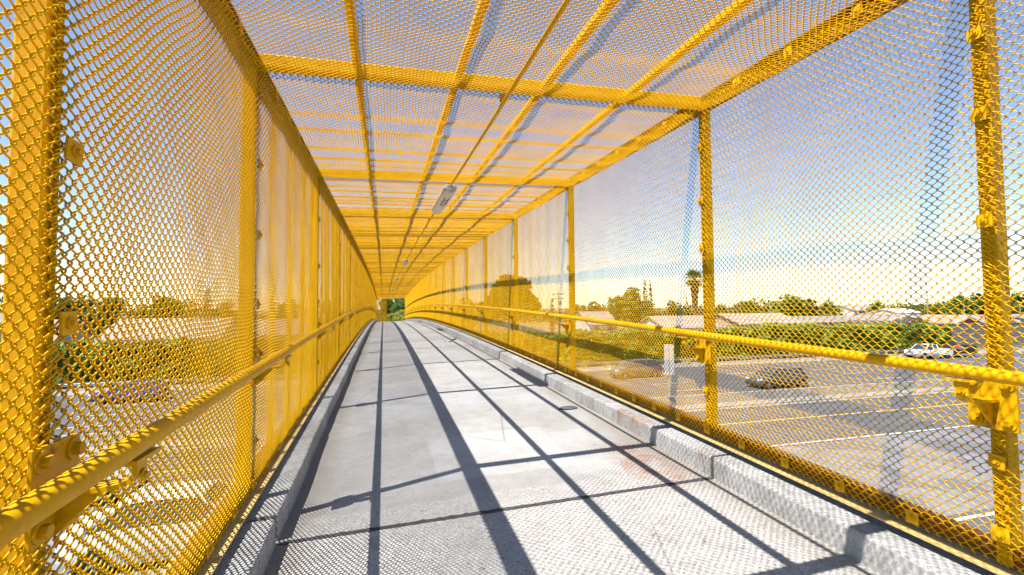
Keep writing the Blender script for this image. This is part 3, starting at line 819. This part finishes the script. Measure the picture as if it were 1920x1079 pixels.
TREES = [
 ('umbrella_pine', 'big dome-crowned pine standing tallest behind the right fence near the tunnel end', 958, 506, 112, 76, 'umbrella', L_DARK, 8000),
 ('cypress_tree', 'lone small dark cypress just right of the big dome-crowned pine', 1035, 553, 11, 88, 'column', L_CYP, 500),
 ('bushy_tree', 'low olive tree mass between the lone cypress and the bushy group', 1086, 571, 62, 108, 'round', L_MID, 1200),
 ('bushy_tree', 'low dark round tree left of the pointed conifer', 1118, 567, 44, 118, 'round', L_DARK, 1000),
 ('conifer_tree', 'short pointed conifer on the left flank of the light green tree', 1143, 555, 38, 90, 'cone', L_MID, 1200),
 ('broadleaf_tree', 'wide light yellow-green tree left of the cypress pair', 1180, 535, 80, 78, 'round', L_YG, 3000),
 ('cypress_tree', 'taller left spire of the cypress pair above the light green tree', 1209, 521, 11, 76, 'column', L_CYP, 700),
 ('cypress_tree', 'slimmer right spire of the cypress pair above the light green tree', 1219, 525, 9, 77, 'column', L_CYP, 600),
 ('bushy_tree', 'dense green tree under the cypress pair', 1213, 556, 36, 74, 'round', L_MID, 1300),
 ('bushy_tree', 'rounded dark green tree left of the shaggy palm', 1263, 559, 40, 86, 'round', L_DARK, 1300),
 ('conifer_tree', 'narrow grey-green conifer touching the palm trunk', 1287, 553, 18, 92, 'cone', L_CYP, 700),
 ('garden_bush', 'green bush peeking over the ivy below the palm', 1268, 605, 30, 57, 'bush', L_MID, 700),
 ('bushy_tree', 'small green tree hidden behind the second right post', 1348, 572, 40, 118, 'round', L_MID, 900),
 ('broadleaf_tree', 'yellow-green tree left of the twin-arm street lamp', 1405, 561, 56, 102, 'round', L_YG, 1600),
 ('broadleaf_tree', 'broad green tree right of the twin-arm street lamp', 1478, 559, 82, 96, 'round', L_MID, 2300),
 ('bushy_tree', 'small blue-green tree beside the broad green tree', 1518, 560, 34, 116, 'round', L_DARK, 900),
 ('bushy_tree', 'round green tree above the long grey roof', 1556, 564, 44, 108, 'round', L_MID, 1200),
 ('bushy_tree', 'tiny far tree left of the white store', 1590, 570, 32, 150, 'round', L_DARK, 700),
 ('broadleaf_tree', 'slender green tree behind the white-gabled house', 1642, 560, 28, 126, 'round', L_MID, 900),
 ('bushy_tree', 'small far tree right of the white-gabled house', 1695, 573, 30, 122, 'round', L_MID, 800),
 ('garden_bush', 'leafy bush on the wall top between the two gabled houses', 1728, 594, 34, 60, 'bush', L_MID, 900),
 ('broadleaf_tree', 'yellow-green tree right of the utility pole', 1756, 572, 56, 98, 'round', L_YG, 1500),
 ('broadleaf_tree', 'large dark green tree over the pink-tiled roof', 1800, 554, 60, 88, 'round', L_MID, 2000),
 ('broadleaf_tree', 'tallest green tree half hidden by the nearest right post', 1834, 545, 62, 92, 'round', L_DARK, 2000),
 ('broadleaf_tree', 'green tree right of the nearest right post', 1905, 550, 66, 88, 'round', L_MID, 2000),
 ('broadleaf_tree', 'dark tree left of the nearest left post', 8, 545, 60, 72, 'round', L_DARK, 1600),
 ('broadleaf_tree', 'green tree just right of the nearest left post', 128, 549, 92, 70, 'round', L_MID, 2400),
 ('bushy_tree', 'low green tree between the two left foreground trees', 205, 556, 84, 80, 'round', L_MID, 1700),
 ('broadleaf_tree', 'tallest bushy tree seen through the left fence', 296, 541, 84, 76, 'round', L_YG, 2600),
 ('bushy_tree', 'low tree right of the tallest bushy tree on the left', 348, 559, 56, 90, 'round', L_MID, 1300),
 ('conifer_tree', 'dark pointed conifer seen through the left fence', 390, 536, 46, 82, 'cone', L_DARK, 1600),
 ('bushy_tree', 'green tree left of the second left post', 426, 560, 54, 88, 'round', L_MID, 1300),
 ('bushy_tree', 'tree glimpsed through the left fence past the second post', 540, 562, 66, 90, 'round', L_MID, 1500),
 ('broadleaf_tree', 'tree glimpsed through the left fence past the third post', 620, 556, 50, 84, 'round', L_DARK, 1500),
 ('broadleaf_tree', 'dark tree filling the opening at the end of the walkway', 762, 545, 66, 74, 'round', L_MID, 9000),
 ('broadleaf_tree', 'olive tree at the left side of the walkway opening', 728, 552, 40, 78, 'round', L_YG, 4000),
 ('garden_bush', 'yellow-green bush low in the opening at the walkway end', 744, 580, 62, 63, 'bush', L_BUSH, 9000),
 ('bushy_tree', 'amber-tinted tree behind the far right fence', 868, 560, 70, 84, 'round', L_MID, 1800),
]
for (nm, lb, px, pt, wp, Y, sh, mt, n) in TREES:
    tree_at(nm, lb, 'bush' if 'bush' in nm and nm != 'bushy_tree' else 'tree', px, pt, wp, Y, sh, mt, n, group=TG)
# far hazy tree belt that closes the horizon: one mass nobody could count
bx = np.concatenate([RNG.uniform(-420, 620, 26000)]); by = RNG.uniform(175, 215, len(bx))
bh = 4.5 + 2.2 * np.sin(bx * .045) + 1.8 * np.sin(bx * .13 + 2) + 1.0 * np.sin(bx * .41)
bz = 1.0 + RNG.uniform(0, 1, len(bx)) ** .8 * np.maximum(bh, 2)
o = leaves(np.stack([bx, by, bz], 1), np.array([0, -.5, .8]), .85, L_DARK, 'treeline', None, .8); kind(o, 'stuff')

# palm
pp = at(1302, 524, 72)
palm = thing('palm_tree', 'tall fan palm with a shaggy dry skirt rising above the roofs', 'palm', (pp.x, 72, 1.1), 0, TG)
ph = pp.z - 1.1
m = MB(); m.tube([(0, 0, -.2), (.08, 0, ph * .5), (0, 0, ph)], [.34, .26, .24], 10); m.build('trunk', M_BARK, palm, smooth=True)
n = 900; a = RNG.uniform(0, 6.28, n); zz = RNG.uniform(ph * .50, ph - .2, n); rr = .28 + .50 * ((zz - ph * .5) / (ph * .5)) * RNG.uniform(.2, 1, n)
leaves(np.stack([rr * np.cos(a), rr * np.sin(a), zz], 1), np.stack([np.cos(a), np.sin(a), -.3 + 0 * a], 1), .26, L_DRY, 'dry_skirt', palm, .5)
V, Q = [], []
for i in range(60):
    az = random.uniform(0, 6.28); el = random.uniform(-.75, 1.35); ln = random.uniform(1.35, 2.15)
    d0 = Vector((math.cos(az) * math.cos(el), math.sin(az) * math.cos(el), math.sin(el))); side = d0.cross(Vector((0, 0, 1))).normalized(); 
    st = Vector((0, 0, ph - .1)) + d0 * ln * .45
    for j in range(11):
        t = (j - 5) / 5 * 1.25
        dd = (d0 * math.cos(t) + side * math.sin(t)).normalized(); e = st + dd * ln * .75 + Vector((0, 0, -.22 * abs(t) - .12)); q = dd.cross(d0.cross(side)).normalized() * .055
        o0 = len(V); V += [st, st + dd * ln * .4 + q, e, st + dd * ln * .4 - q]; Q.append((o0, o0 + 1, o0 + 2, o0 + 3))
    o0 = len(V); q = side * .03; V += [Vector((0, 0, ph - .3)) - q, Vector((0, 0, ph - .3)) + q, st + q, st - q]; Q.append((o0, o0 + 1, o0 + 2, o0 + 3))
me = mesh_np('crown', np.array([tuple(v) for v in V]), np.array(Q), L_MID, False); o = bpy.data.objects.new('crown', me); COL.objects.link(o); o.parent = palm

# ------------------------------------------------------------------ houses
def house(label, px0, px1, pridge, Y, depth, wall_h, roofm, wallm, gable_to_us=False, red=False, base=None, windows=2):
    a = at(px0, pridge, Y); b = at(px1, pridge, Y); gz = ground_z(Y)
    L = b.x - a.x; ridge = (a.z + b.z) / 2 - gz
    wall_h = min(wall_h, ridge * .75)
    Hs = thing('house', label, 'house', ((a.x + b.x) / 2, Y, gz), 0, 'houses beyond the wall')
    hx, hy = L / 2, depth / 2
    m = MB(); m.box((-hx + .4, -hy + .4, -.3), (hx - .4, hy - .4, wall_h))
    if gable_to_us:
        m.add([(-hx + .4, -hy + .4, wall_h), (hx - .4, -hy + .4, wall_h), (0, -hy + .4, ridge - .15), (-hx + .4, hy - .4, wall_h), (hx - .4, hy - .4, wall_h), (0, hy - .4, ridge - .15)], [(0, 1, 2), (4, 3, 5)])
    else:
        m.add([(-hx + .4, -hy + .4, wall_h), (-hx + .4, hy - .4, wall_h), (-hx + .4, 0, ridge - .15), (hx - .4, -hy + .4, wall_h), (hx - .4, hy - .4, wall_h), (hx - .4, 0, ridge - .15)], [(1, 0, 2), (3, 4, 5)])
    m.build('wall', wallm, Hs)
    r = MB(); t = .16; e = wall_h - .18
    if gable_to_us: prof = [(-hx, e), (0, ridge), (hx, e), (hx, e + t), (0, ridge + t), (-hx, e + t)]; rings = [[(u, y, z) for u, z in prof] for y in (-hy, hy)]
    else: prof = [(-hy, e), (0, ridge), (hy, e), (hy, e + t), (0, ridge + t), (-hy, e + t)]; rings = [[(x, u, z) for u, z in prof] for x in (hx, -hx)]
    r.loft(rings); ro = r.build('roof', roofm, Hs)
    f = MB()
    if gable_to_us:
        for sg in (-1, 1): f.add([(0, -hy - .04, ridge + t + .02), (0, -hy - .04, ridge - .22), (sg * hx, -hy - .04, e - .12), (sg * hx, -hy - .04, e + t + .02), (0, -hy + .05, ridge + t + .02), (0, -hy + .05, ridge - .22), (sg * hx, -hy + .05, e - .12), (sg * hx, -hy + .05, e + t + .02)], [(0, 1, 2, 3), (7, 6, 5, 4), (0, 3, 7, 4), (1, 5, 6, 2), (3, 2, 6, 7), (0, 4, 5, 1)])
    else: f.box((-hx, -hy - .05, e - .05), (hx, -hy - .003, e + t + .05))
    f.build('fascia', M_FASCIA, Hs)
    if red:
        q = MB(); q.add([(-hx + .6, -hy + .36, wall_h * .75), (hx - .6, -hy + .36, wall_h * .75), (0, -hy + .36, ridge - .3), (-hx + .6, -hy + .30, wall_h * .75), (hx - .6, -hy + .30, wall_h * .75), (0, -hy + .30, ridge - .3)], [(2, 1, 0), (3, 4, 5), (0, 1, 4, 3), (1, 2, 5, 4), (2, 0, 3, 5)]); q.build('gable_board', M_RRED, Hs)
    for i in range(windows):
        x = (i - (windows - 1) / 2) * (L - 1.2) / max(windows, 1)
        fr = MB(); fr.box((x - .62, -hy + .30, wall_h * .42), (x + .62, -hy + .395, wall_h * .92)); fo = fr.build('window', M_FASCIA, Hs)
        pa = MB(); pa.box((x - .54, -hy + .27, wall_h * .45), (x + .54, -hy + .296, wall_h * .89)); pa.build('pane', M_WIN, fo)
    return Hs
house('white-gabled house with dark blue windows above the ivy wall', 1622, 1690, 590, 72, 9, 3.0, M_RGREY, M_STUCCO, True)
house('grey-roofed house adjoining the right of the white-gabled house', 1668, 1726, 592, 80, 9, 2.9, M_RGREY, M_STUCCO)
house('pink-tiled house with a dark red gable behind the stone wall', 1742, 1800, 592, 64, 8, 2.7, M_RPINK, M_STUCCO, True, True, windows=0)
house('long house under a pink tile roof partly behind the nearest right post', 1776, 1862, 592, 72, 9, 2.6, M_RPINK, M_STUCCO2)
house('long low house with a grey shingle roof left of the white gable', 1452, 1610, 594, 84, 10, 2.8, M_RGREY, M_STUCCO2, windows=4)
house('house with a wide pale roof right of the second right post', 1345, 1462, 589, 76, 11, 2.9, M_RPALE, M_STUCCO2, windows=3)
house('low house with a pale roof left of the second right post', 1215, 1318, 594, 70, 9, 2.7, M_RPALE, M_STUCCO, windows=3)
house('small white house glimpsed beside the conifer over the handrail', 1085, 1140, 586, 84, 9, 2.9, M_RPALE, M_STUCCO)
house('wide flat-looking white store far behind the roofs', 1572, 1630, 573, 135, 12, 4.2, M_RPALE, M_STUCCO, windows=3)
house('small far white building right of the slender green tree', 1655, 1700, 580, 120, 10, 3.6, M_FASCIA, M_STUCCO)
house('grey house at the far right behind the stone wall', 1880, 1960, 590, 74, 9, 3.0, M_RGREY, M_STUCCO2)
house('long house with a pale roof seen through the left fence', 225, 440, 599, 66, 10, 2.9, M_RPALE, M_STUCCO, windows=4)
house('pink-walled house just right of the nearest left post', 84, 150, 602, 62, 8, 2.8, M_RPINK, M_STUCCO2)
house('grey house left of the nearest left post', -60, 26, 590, 66, 9, 3.2, M_RGREY, M_STUCCO)
house('pale-roofed house glimpsed past the second left post', 478, 585, 600, 70, 9, 2.9, M_RPALE, M_STUCCO)

# poles
def pole(name, label, px, ptop, Y, r, arms):
    p = at(px, ptop, Y); gz = ground_z(Y); h = p.z - gz
    T = thing(name, label, 'pole' if 'lamp' not in name else 'street lamp', (p.x, Y, gz))
    m = MB(); m.tube([(0, 0, -.2), (0, 0, h)], [r, r * .7], 8); m.build('pole', M_GALV if 'lamp' in name else M_POLE, T)
    if arms == 'lamp':
        for sg in (-1, 1):
            m = MB(); m.tube([(0, 0, h - .5), (sg * .5, 0, h - .1), (sg * 1.3, 0, h)], .05, 6); m.build('arm', M_GALV, T)
            m = MB(); m.box((sg * 1.5 - .4, -.14, h - .10), (sg * 1.5 + .4, .14, h + .04)); m.build('lamp_head', M_LAMPB, T, bevel=.03)
    elif arms == 'cross':
        for z in (h - .3, h - 1.1):
            m = MB(); m.box((-1.1, -.07, z - .07), (1.1, .07, z + .07)); m.build('cross_arm', M_POLE, T)
        m = MB(); m.cyl((.32, .1, h - 1.9), (0, 0, 1), .22, .8, 12); m.build('transformer', M_LAMPB, T)
        for x in (-.95, -.4, .4, .95):
            m = MB(); m.cyl((x, 0, h - .16), (0, 0, 1), .05, .16, 8); m.build('insulator', M_RIM, T)
    return T
pole('street_lamp', 'twin-arm street lamp standing among the green trees past the second right post', 1443, 555, 82, .10, 'lamp')
pole('utility_pole', 'utility pole with cross arms above the bush between the gabled houses', 1738, 553, 86, .15, 'cross')
pole('utility_pole', 'bare grey pole before the large dark green tree', 1807, 568, 78, .10, '')
pole('utility_pole', 'utility pole right of the lone small cypress', 1047, 549, 80, .13, 'cross')
pole('utility_pole', 'pole at the far right edge before the trees', 1912, 566, 80, .12, '')

# ------------------------------------------------------------------ vehicles (front at +x in local axes)
def wheel(V, x, y, r, w=.22):
    sg = 1 if y > 0 else -1
    m = MB(); prof = [(r * .62, -w / 2), (r * .95, -w / 2), (r, -w * .35), (r, w * .35), (r * .95, w / 2), (r * .62, w / 2)]
    n = 28; m.loft([[(q * math.cos(2 * PI * i / n), d, q * math.sin(2 * PI * i / n)) for q, d in prof] for i in range(n)] + [[(q, d, 0) for q, d in prof]], caps=False)
    o = m.build('wheel', M_TYRE, V, smooth=True); o.location = (x, y, r)
    k = MB(); k.cyl((0, sg * (w / 2 - .035), 0), (0, 1, 0), r * .64, .03, 24)
    for i in range(5):
        a = 2 * PI * i / 5; k.tube([(0, sg * (w / 2 - .012), 0), (r * .6 * math.cos(a), sg * (w / 2 - .012), r * .6 * math.sin(a))], .03, 6)
    k.build('rim', M_RIM, o)
    return o
def body_ring(x, zlo, zmid, ztop, hw, tuck=.06, crown=.02):
    return [(x, -hw * .90, zlo), (x, -hw, zlo + .12), (x, -hw, zmid), (x, -hw + tuck, ztop), (x, -hw * .5, ztop + crown), (x, hw * .5, ztop + crown), (x, hw - tuck, ztop), (x, hw, zmid), (x, hw, zlo + .12), (x, hw * .90, zlo)]
def car(name, label, cat, loc, rz, L, W, H, paint, style='sedan'):
    V = thing(name, label, cat, loc, rz)
    hw = W / 2; f, b = L / 2, -L / 2
    r = .34 if style != 'van' else .36
    belt = H * .62; hood = H * (.60 if style == 'sedan' else .62)
    st = [(b, .38, .55, belt * .80, hw * .84), (b + .10, .24, .62, belt * .97, hw * .93), (b + .5, .20, .66, belt * 1.0, hw), (b + 1.3, .18, .66, belt, hw), (0, .18, .66, belt, hw),
          (f - 1.45, .18, .66, belt * .985, hw), (f - .9, .19, .64, hood * .95, hw * .99), (f - .35, .21, .58, hood * .86, hw * .95), (f - .08, .24, .50, hood * .72, hw * .86), (f, .32, .46, hood * .60, hw * .74)]
    m = MB(); m.loft([body_ring(*q) for q in st])
    # greenhouse: base and roof outlines
    if style == 'sedan': xb0, xb1, xr0, xr1 = b + .55, f - 1.25, b + 1.45, f - 2.15
    elif style == 'hatch': xb0, xb1, xr0, xr1 = b + .18, f - 1.15, b + .75, f - 2.05
    else: xb0, xb1, xr0, xr1 = b + .12, f - 1.0, b + .42, f - 2.0
    hb, ht = hw - .08, hw - .27
    z0, z1 = belt - .01, H - .07
    # roof shell
    rr = []
    for t in np.linspace(0, 1, 7):
        x = xr0 - .06 + (xr1 - xr0 + .12) * t; zz = H - .075 + .07 * math.sin(PI * (.12 + .76 * t))
        rr.append([(x, -ht - .02, zz - .05), (x, -ht * .6, zz - .003), (x, 0, zz + .012), (x, ht * .6, zz - .003), (x, ht + .02, zz - .05), (x, ht - .05, zz - .075), (x, -ht + .05, zz - .075)])
    m.loft(rr)
    # pillars
    for sg in (-1, 1):
        def bar(p, q, w):
            p = Vector(p); q = Vector(q); m.tube([p, q], w, 6)
        bar((xb1, sg * hb, z0), (xr1, sg * ht, z1), .045); bar((xb0, sg * hb, z0), (xr0, sg * ht, z1), .07)
        for t in ((.42,) if style != 'van' else (.30, .62)):
            xbm = xb0 + (xb1 - xb0) * t; xrm = xr0 + (xr1 - xr0) * t; bar((xbm, sg * hb, z0), (xrm, sg * ht, z1), .045)
    m.build('body', paint, V, smooth=True)
    # glass
    g = MB(); ins = .02
    g.add([(xb1, -hb + .05, z0), (xb1, hb - .05, z0), (xr1, ht - .03, z1), (xr1, -ht + .03, z1), (xb1 - .03, -hb + .05, z0), (xb1 - .03, hb - .05, z0), (xr1 - .03, ht - .03, z1), (xr1 - .03, -ht + .03, z1)], [(0, 1, 2, 3), (7, 6, 5, 4), (0, 3, 7, 4), (1, 5, 6, 2), (3, 2, 6, 7), (0, 4, 5, 1)]); g.build('windscreen', M_GLASS, V)
    g = MB(); g.add([(xb0, -hb + .05, z0), (xb0, hb - .05, z0), (xr0, ht - .03, z1), (xr0, -ht + .03, z1), (xb0 + .03, -hb + .05, z0), (xb0 + .03, hb - .05, z0), (xr0 + .03, ht - .03, z1), (xr0 + .03, -ht + .03, z1)], [(3, 2, 1, 0), (4, 5, 6, 7), (4, 7, 3, 0), (2, 6, 5, 1), (7, 6, 2, 3), (1, 5, 4, 0)]); g.build('rear_window', M_GLASS, V)
    for sg in (-1, 1):
        g = MB(); y0, y1 = sg * (hb - .01), sg * (ht - .01); d = -sg * .03
        g.add([(xb0 + .03, y0, z0), (xb1 - .03, y0, z0), (xr1, y1, z1), (xr0, y1, z1), (xb0 + .03, y0 + d, z0), (xb1 - .03, y0 + d, z0), (xr1, y1 + d, z1), (xr0, y1 + d, z1)], [(0, 1, 2, 3), (7, 6, 5, 4), (0, 3, 7, 4), (1, 5, 6, 2), (3, 2, 6, 7), (0, 4, 5, 1)]); g.build('side_window', M_GLASS, V)
        q = MB(); q.box((f - .42, sg * hw * .72 - .16, hood * .66), (f - .06, sg * hw * .72 + .16, hood * .80)); q.build('headlight', M_HEAD, V, bevel=.04)
        q = MB(); q.box((b - .01, sg * hw * .72 - .17, belt * .74), (b + .16, sg * hw * .72 + .15, belt * .92)); q.build('taillight', M_TAIL, V, bevel=.03)
        q = MB(); q.box((xb1 - .42, sg * (hw + .02) - .10, belt - .02), (xb1 - .26, sg * (hw + .02) + .10, belt + .13)); q.build('side_mirror', paint, V, bevel=.04)
    q = MB(); q.box((f - .07, -hw * .5, .34), (f + .008, hw * .5, .44)); q.box((b - .015, -hw * .6, .28), (b + .06, hw * .6, .40)); q.build('bumper_trim', M_BLACK, V)
    for x in (f - .88, b + .92):
        for y in (-hw + .10, hw - .10):
            a = MB(); a.cyl((x, (hw - .10) * (1 if y > 0 else -1), r), (0, 1, 0), r + .05, .206, 24); a.build('wheel_arch', M_BLACK, V)
            wheel(V, x, y, r)
    return V
PI2 = PI
car('grey_hatchback', 'dark blue-grey car with pale headlights on the lane behind the median barrier', 'car', (33.2, 33.9, 0), PI, 5.2, 1.9, 1.68, car_paint('slate_car_paint', (0.060, 0.078, 0.105), .3), 'hatch')
car('dark_wagon', 'dark brown-grey car on the far lane left of the tall white sign', 'car', (24.4, 42.6, 0), PI, 5.1, 1.95, 1.8, car_paint('brown_car_paint', (0.19, 0.165, 0.14), .3), 'hatch')
car('blue_sedan', 'bright blue car on the far lane seen through the left fence', 'car', (-18.9, 43.3, 0), PI, 4.8, 1.85, 1.5, car_paint('blue_car_paint', (0.022, 0.045, 0.32), .1), 'hatch')
car('white_sedan', 'large white car close below the bridge seen through the left fence', 'car', (-5.55, 16.1, 0), 0.0, 5.4, 1.95, 1.82, car_paint('white_car_paint', (0.75, 0.77, 0.80)), 'sedan')
car('silver_sedan', 'silver car in the next lane behind the large white car', 'car', (-11.1, 21.4, 0), 0.0, 4.6, 1.8, 1.44, car_paint('silver_car_paint', (0.42, 0.43, 0.44), .3), 'sedan')

def pickup(label, loc, rz):
    paint = car_paint('white_truck_paint', (0.80, 0.81, 0.82))
    V = thing('pickup_truck', label, 'pickup truck', loc, rz)
    hw, f, b = 1.0, 2.9, -2.9
    m = MB()
    st = [(f, .55, .70, .95, .86), (f - .06, .45, .75, 1.12, .93), (f - .3, .42, .78, 1.18, .97), (f - 1.35, .42, .80, 1.24, hw), (f - 1.4, .42, .80, 1.22, hw), (-.55, .42, .80, 1.22, hw)]
    m.loft([body_ring(*q) for q in reversed(st)])
    # cab
    cb = [(-.52, 1.20), (f - 1.30, 1.20), (f - 2.0, 1.86), (-.40, 1.86)]
    hb, ht = .92, .74
    rr = [[(x, -ht - .02, 1.86), (x, -ht * .6, 1.92 + dz), (x, ht * .6, 1.92 + dz), (x, ht + .02, 1.86), (x, ht - .05, 1.83), (x, -ht + .05, 1.83)] for x, dz in ((-.46, -.03), (-.2, .0), (.5, .005), (f - 1.94, -.035))]
    m.loft(rr)
    for sg in (-1, 1):
        m.tube([(f - 1.30, sg * hb, 1.2), (f - 2.0, sg * ht, 1.86)], .05, 6); m.tube([(-.52, sg * hb, 1.2), (-.42, sg * ht, 1.86)], .09, 6); m.tube([(.30, sg * hb, 1.2), (.34, sg * ht, 1.86)], .05, 6)
    # bed, open on top
    m.box((b, -hw, .48), (-.60, hw, .62)); m.box((b + .002, -hw + .002, .622), (-.602, -hw + .12, 1.22)); m.box((b + .002, hw - .12, .622), (-.602, hw - .002, 1.22)); m.box((b + .004, -hw + .122, .622), (b + .07, hw - .122, 1.2))
    for sg in (-1, 1):       # flared rear fenders
        m.loft([[(-1.85 + .62 * math.cos(a), sg * (hw + dy), .50 + .62 * math.sin(a)) for a in np.linspace(0, PI, 9)] for dy in ((-.02, .13) if sg > 0 else (.13, -.02))])
    m.build('body', paint, V, smooth=True)
    g = MB(); g.add([(f - 1.30, -.86, 1.21), (f - 1.30, .86, 1.21), (f - 2.0, .70, 1.85), (f - 2.0, -.70, 1.85), (f - 1.34, -.86, 1.21), (f - 1.34, .86, 1.21), (f - 2.04, .70, 1.85), (f - 2.04, -.70, 1.85)], [(0, 1, 2, 3), (7, 6, 5, 4), (0, 3, 7, 4), (1, 5, 6, 2), (3, 2, 6, 7), (0, 4, 5, 1)]); g.build('windscreen', M_GLASS, V)
    g = MB(); g.box((-.50, -.78, 1.22), (-.47, .78, 1.83)); g.build('rear_window', M_GLASS, V)
    for sg in (-1, 1):
        g = MB(); y0, y1 = sg * (hb - .01), sg * (ht - .01); d = -sg * .03
        g.add([(-.50, y0, 1.21), (f - 1.34, y0, 1.21), (f - 2.02, y1, 1.85), (-.42, y1, 1.85), (-.50, y0 + d, 1.21), (f - 1.34, y0 + d, 1.21), (f - 2.02, y1 + d, 1.85), (-.42, y1 + d, 1.85)], [(0, 1, 2, 3), (7, 6, 5, 4), (0, 3, 7, 4), (1, 5, 6, 2), (3, 2, 6, 7), (0, 4, 5, 1)]); g.build('side_window', M_GLASS, V)
        q = MB(); q.box((f - .20, sg * .70 - .17, .86), (f + .01, sg * .70 + .17, 1.06)); q.build('headlight', M_HEAD, V, bevel=.03)
        q = MB(); q.box((b - .01, sg * .88 - .09, .70), (b + .08, sg * .88 + .09, 1.12)); q.build('taillight', M_TAIL, V)
        q = MB(); q.box((1.05, sg * 1.12 - .10, 1.2), (1.2, sg * 1.12 + .10, 1.45)); q.build('side_mirror', M_BLACK, V, bevel=.03)
    q = MB()
    for z in (.80, .90, 1.0): q.box((f - .03, -.48, z - .03), (f + .012, .48, z + .03))
    q.build('grille', M_SLOT, V)
    q = MB(); q.box((f - .05, -.95, .48), (f + .10, .95, .66)); q.build('bumper', M_RIM, V, bevel=.03)
    q = MB(); q.box((b - .12, -.9, .5), (b + .01, .9, .64)); q.build('bumper', M_RIM, V, bevel=.03)
    for x in (f - .98, -1.85):
        for y in (-hw + .10, hw - .10):
            a = MB(); a.cyl((x, (hw - .10) * (1 if y > 0 else -1), .40), (0, 1, 0), .47, .21, 24); a.build('wheel_arch', M_BLACK, V)
            wheel(V, x, y, .39, .25)
    return V
px = at(1731, 660, 45.6)
pickup('white pickup truck towing a black trailer beside the stone wall', (69.6, 45.9, 0), PI - .04)
tr = thing('utility_trailer', 'black open utility trailer towed behind the white pickup truck', 'trailer', (75.4, 45.8, 0), PI)
m = MB(); m.box((-1.7, -.9, .50), (1.7, .9, .60))
m.tube([(1.7, -.8, .55), (2.6, 0, .52)], .05, 6); m.tube([(1.7, .8, .55), (2.6, 0, .52)], .05, 6); m.build('chassis', M_BLACK, tr)
m = MB()
for sg in (-1, 1):
    m.box((-1.7, sg * .9 - .025, .602), (1.7, sg * .9 + .025, .98)); m.box((-1.7, sg * .9 - .03, 1.10), (1.7, sg * .9 + .03, 1.16))
    for x in np.linspace(-1.66, 1.66, 6): m.box((x - .035, sg * .9 - .028, .60), (x + .035, sg * .9 + .028, 1.13))
m.box((-1.72, -.87, .602), (-1.66, .87, 1.5)); m.box((1.66, -.87, .602), (1.72, .87, 1.0)); m.build('side_rail', M_BLACK, tr)
for y in (-1.02, 1.02): wheel(tr, -.5, y, .34)
m = MB()
for y in (-1.02, 1.02): m.box((-.95, y - .14, .70), (-.05, y + .14, .74))
m.build('mudguard', M_BLACK, tr)
t = rock('junk_pile', 'dark heap of junk loaded in the black trailer', 75.2, 45.8, 1.2, .7, .85, 'cargo', M_ROCK); t.location = (75.1, 45.8, .602)
t = rock('red_bundle', 'small red bundle on the front of the trailer load', 74.1, 45.7, .24, .2, .30, 'bundle', M_RED); t.location = (74.0, 45.3, 1.30)
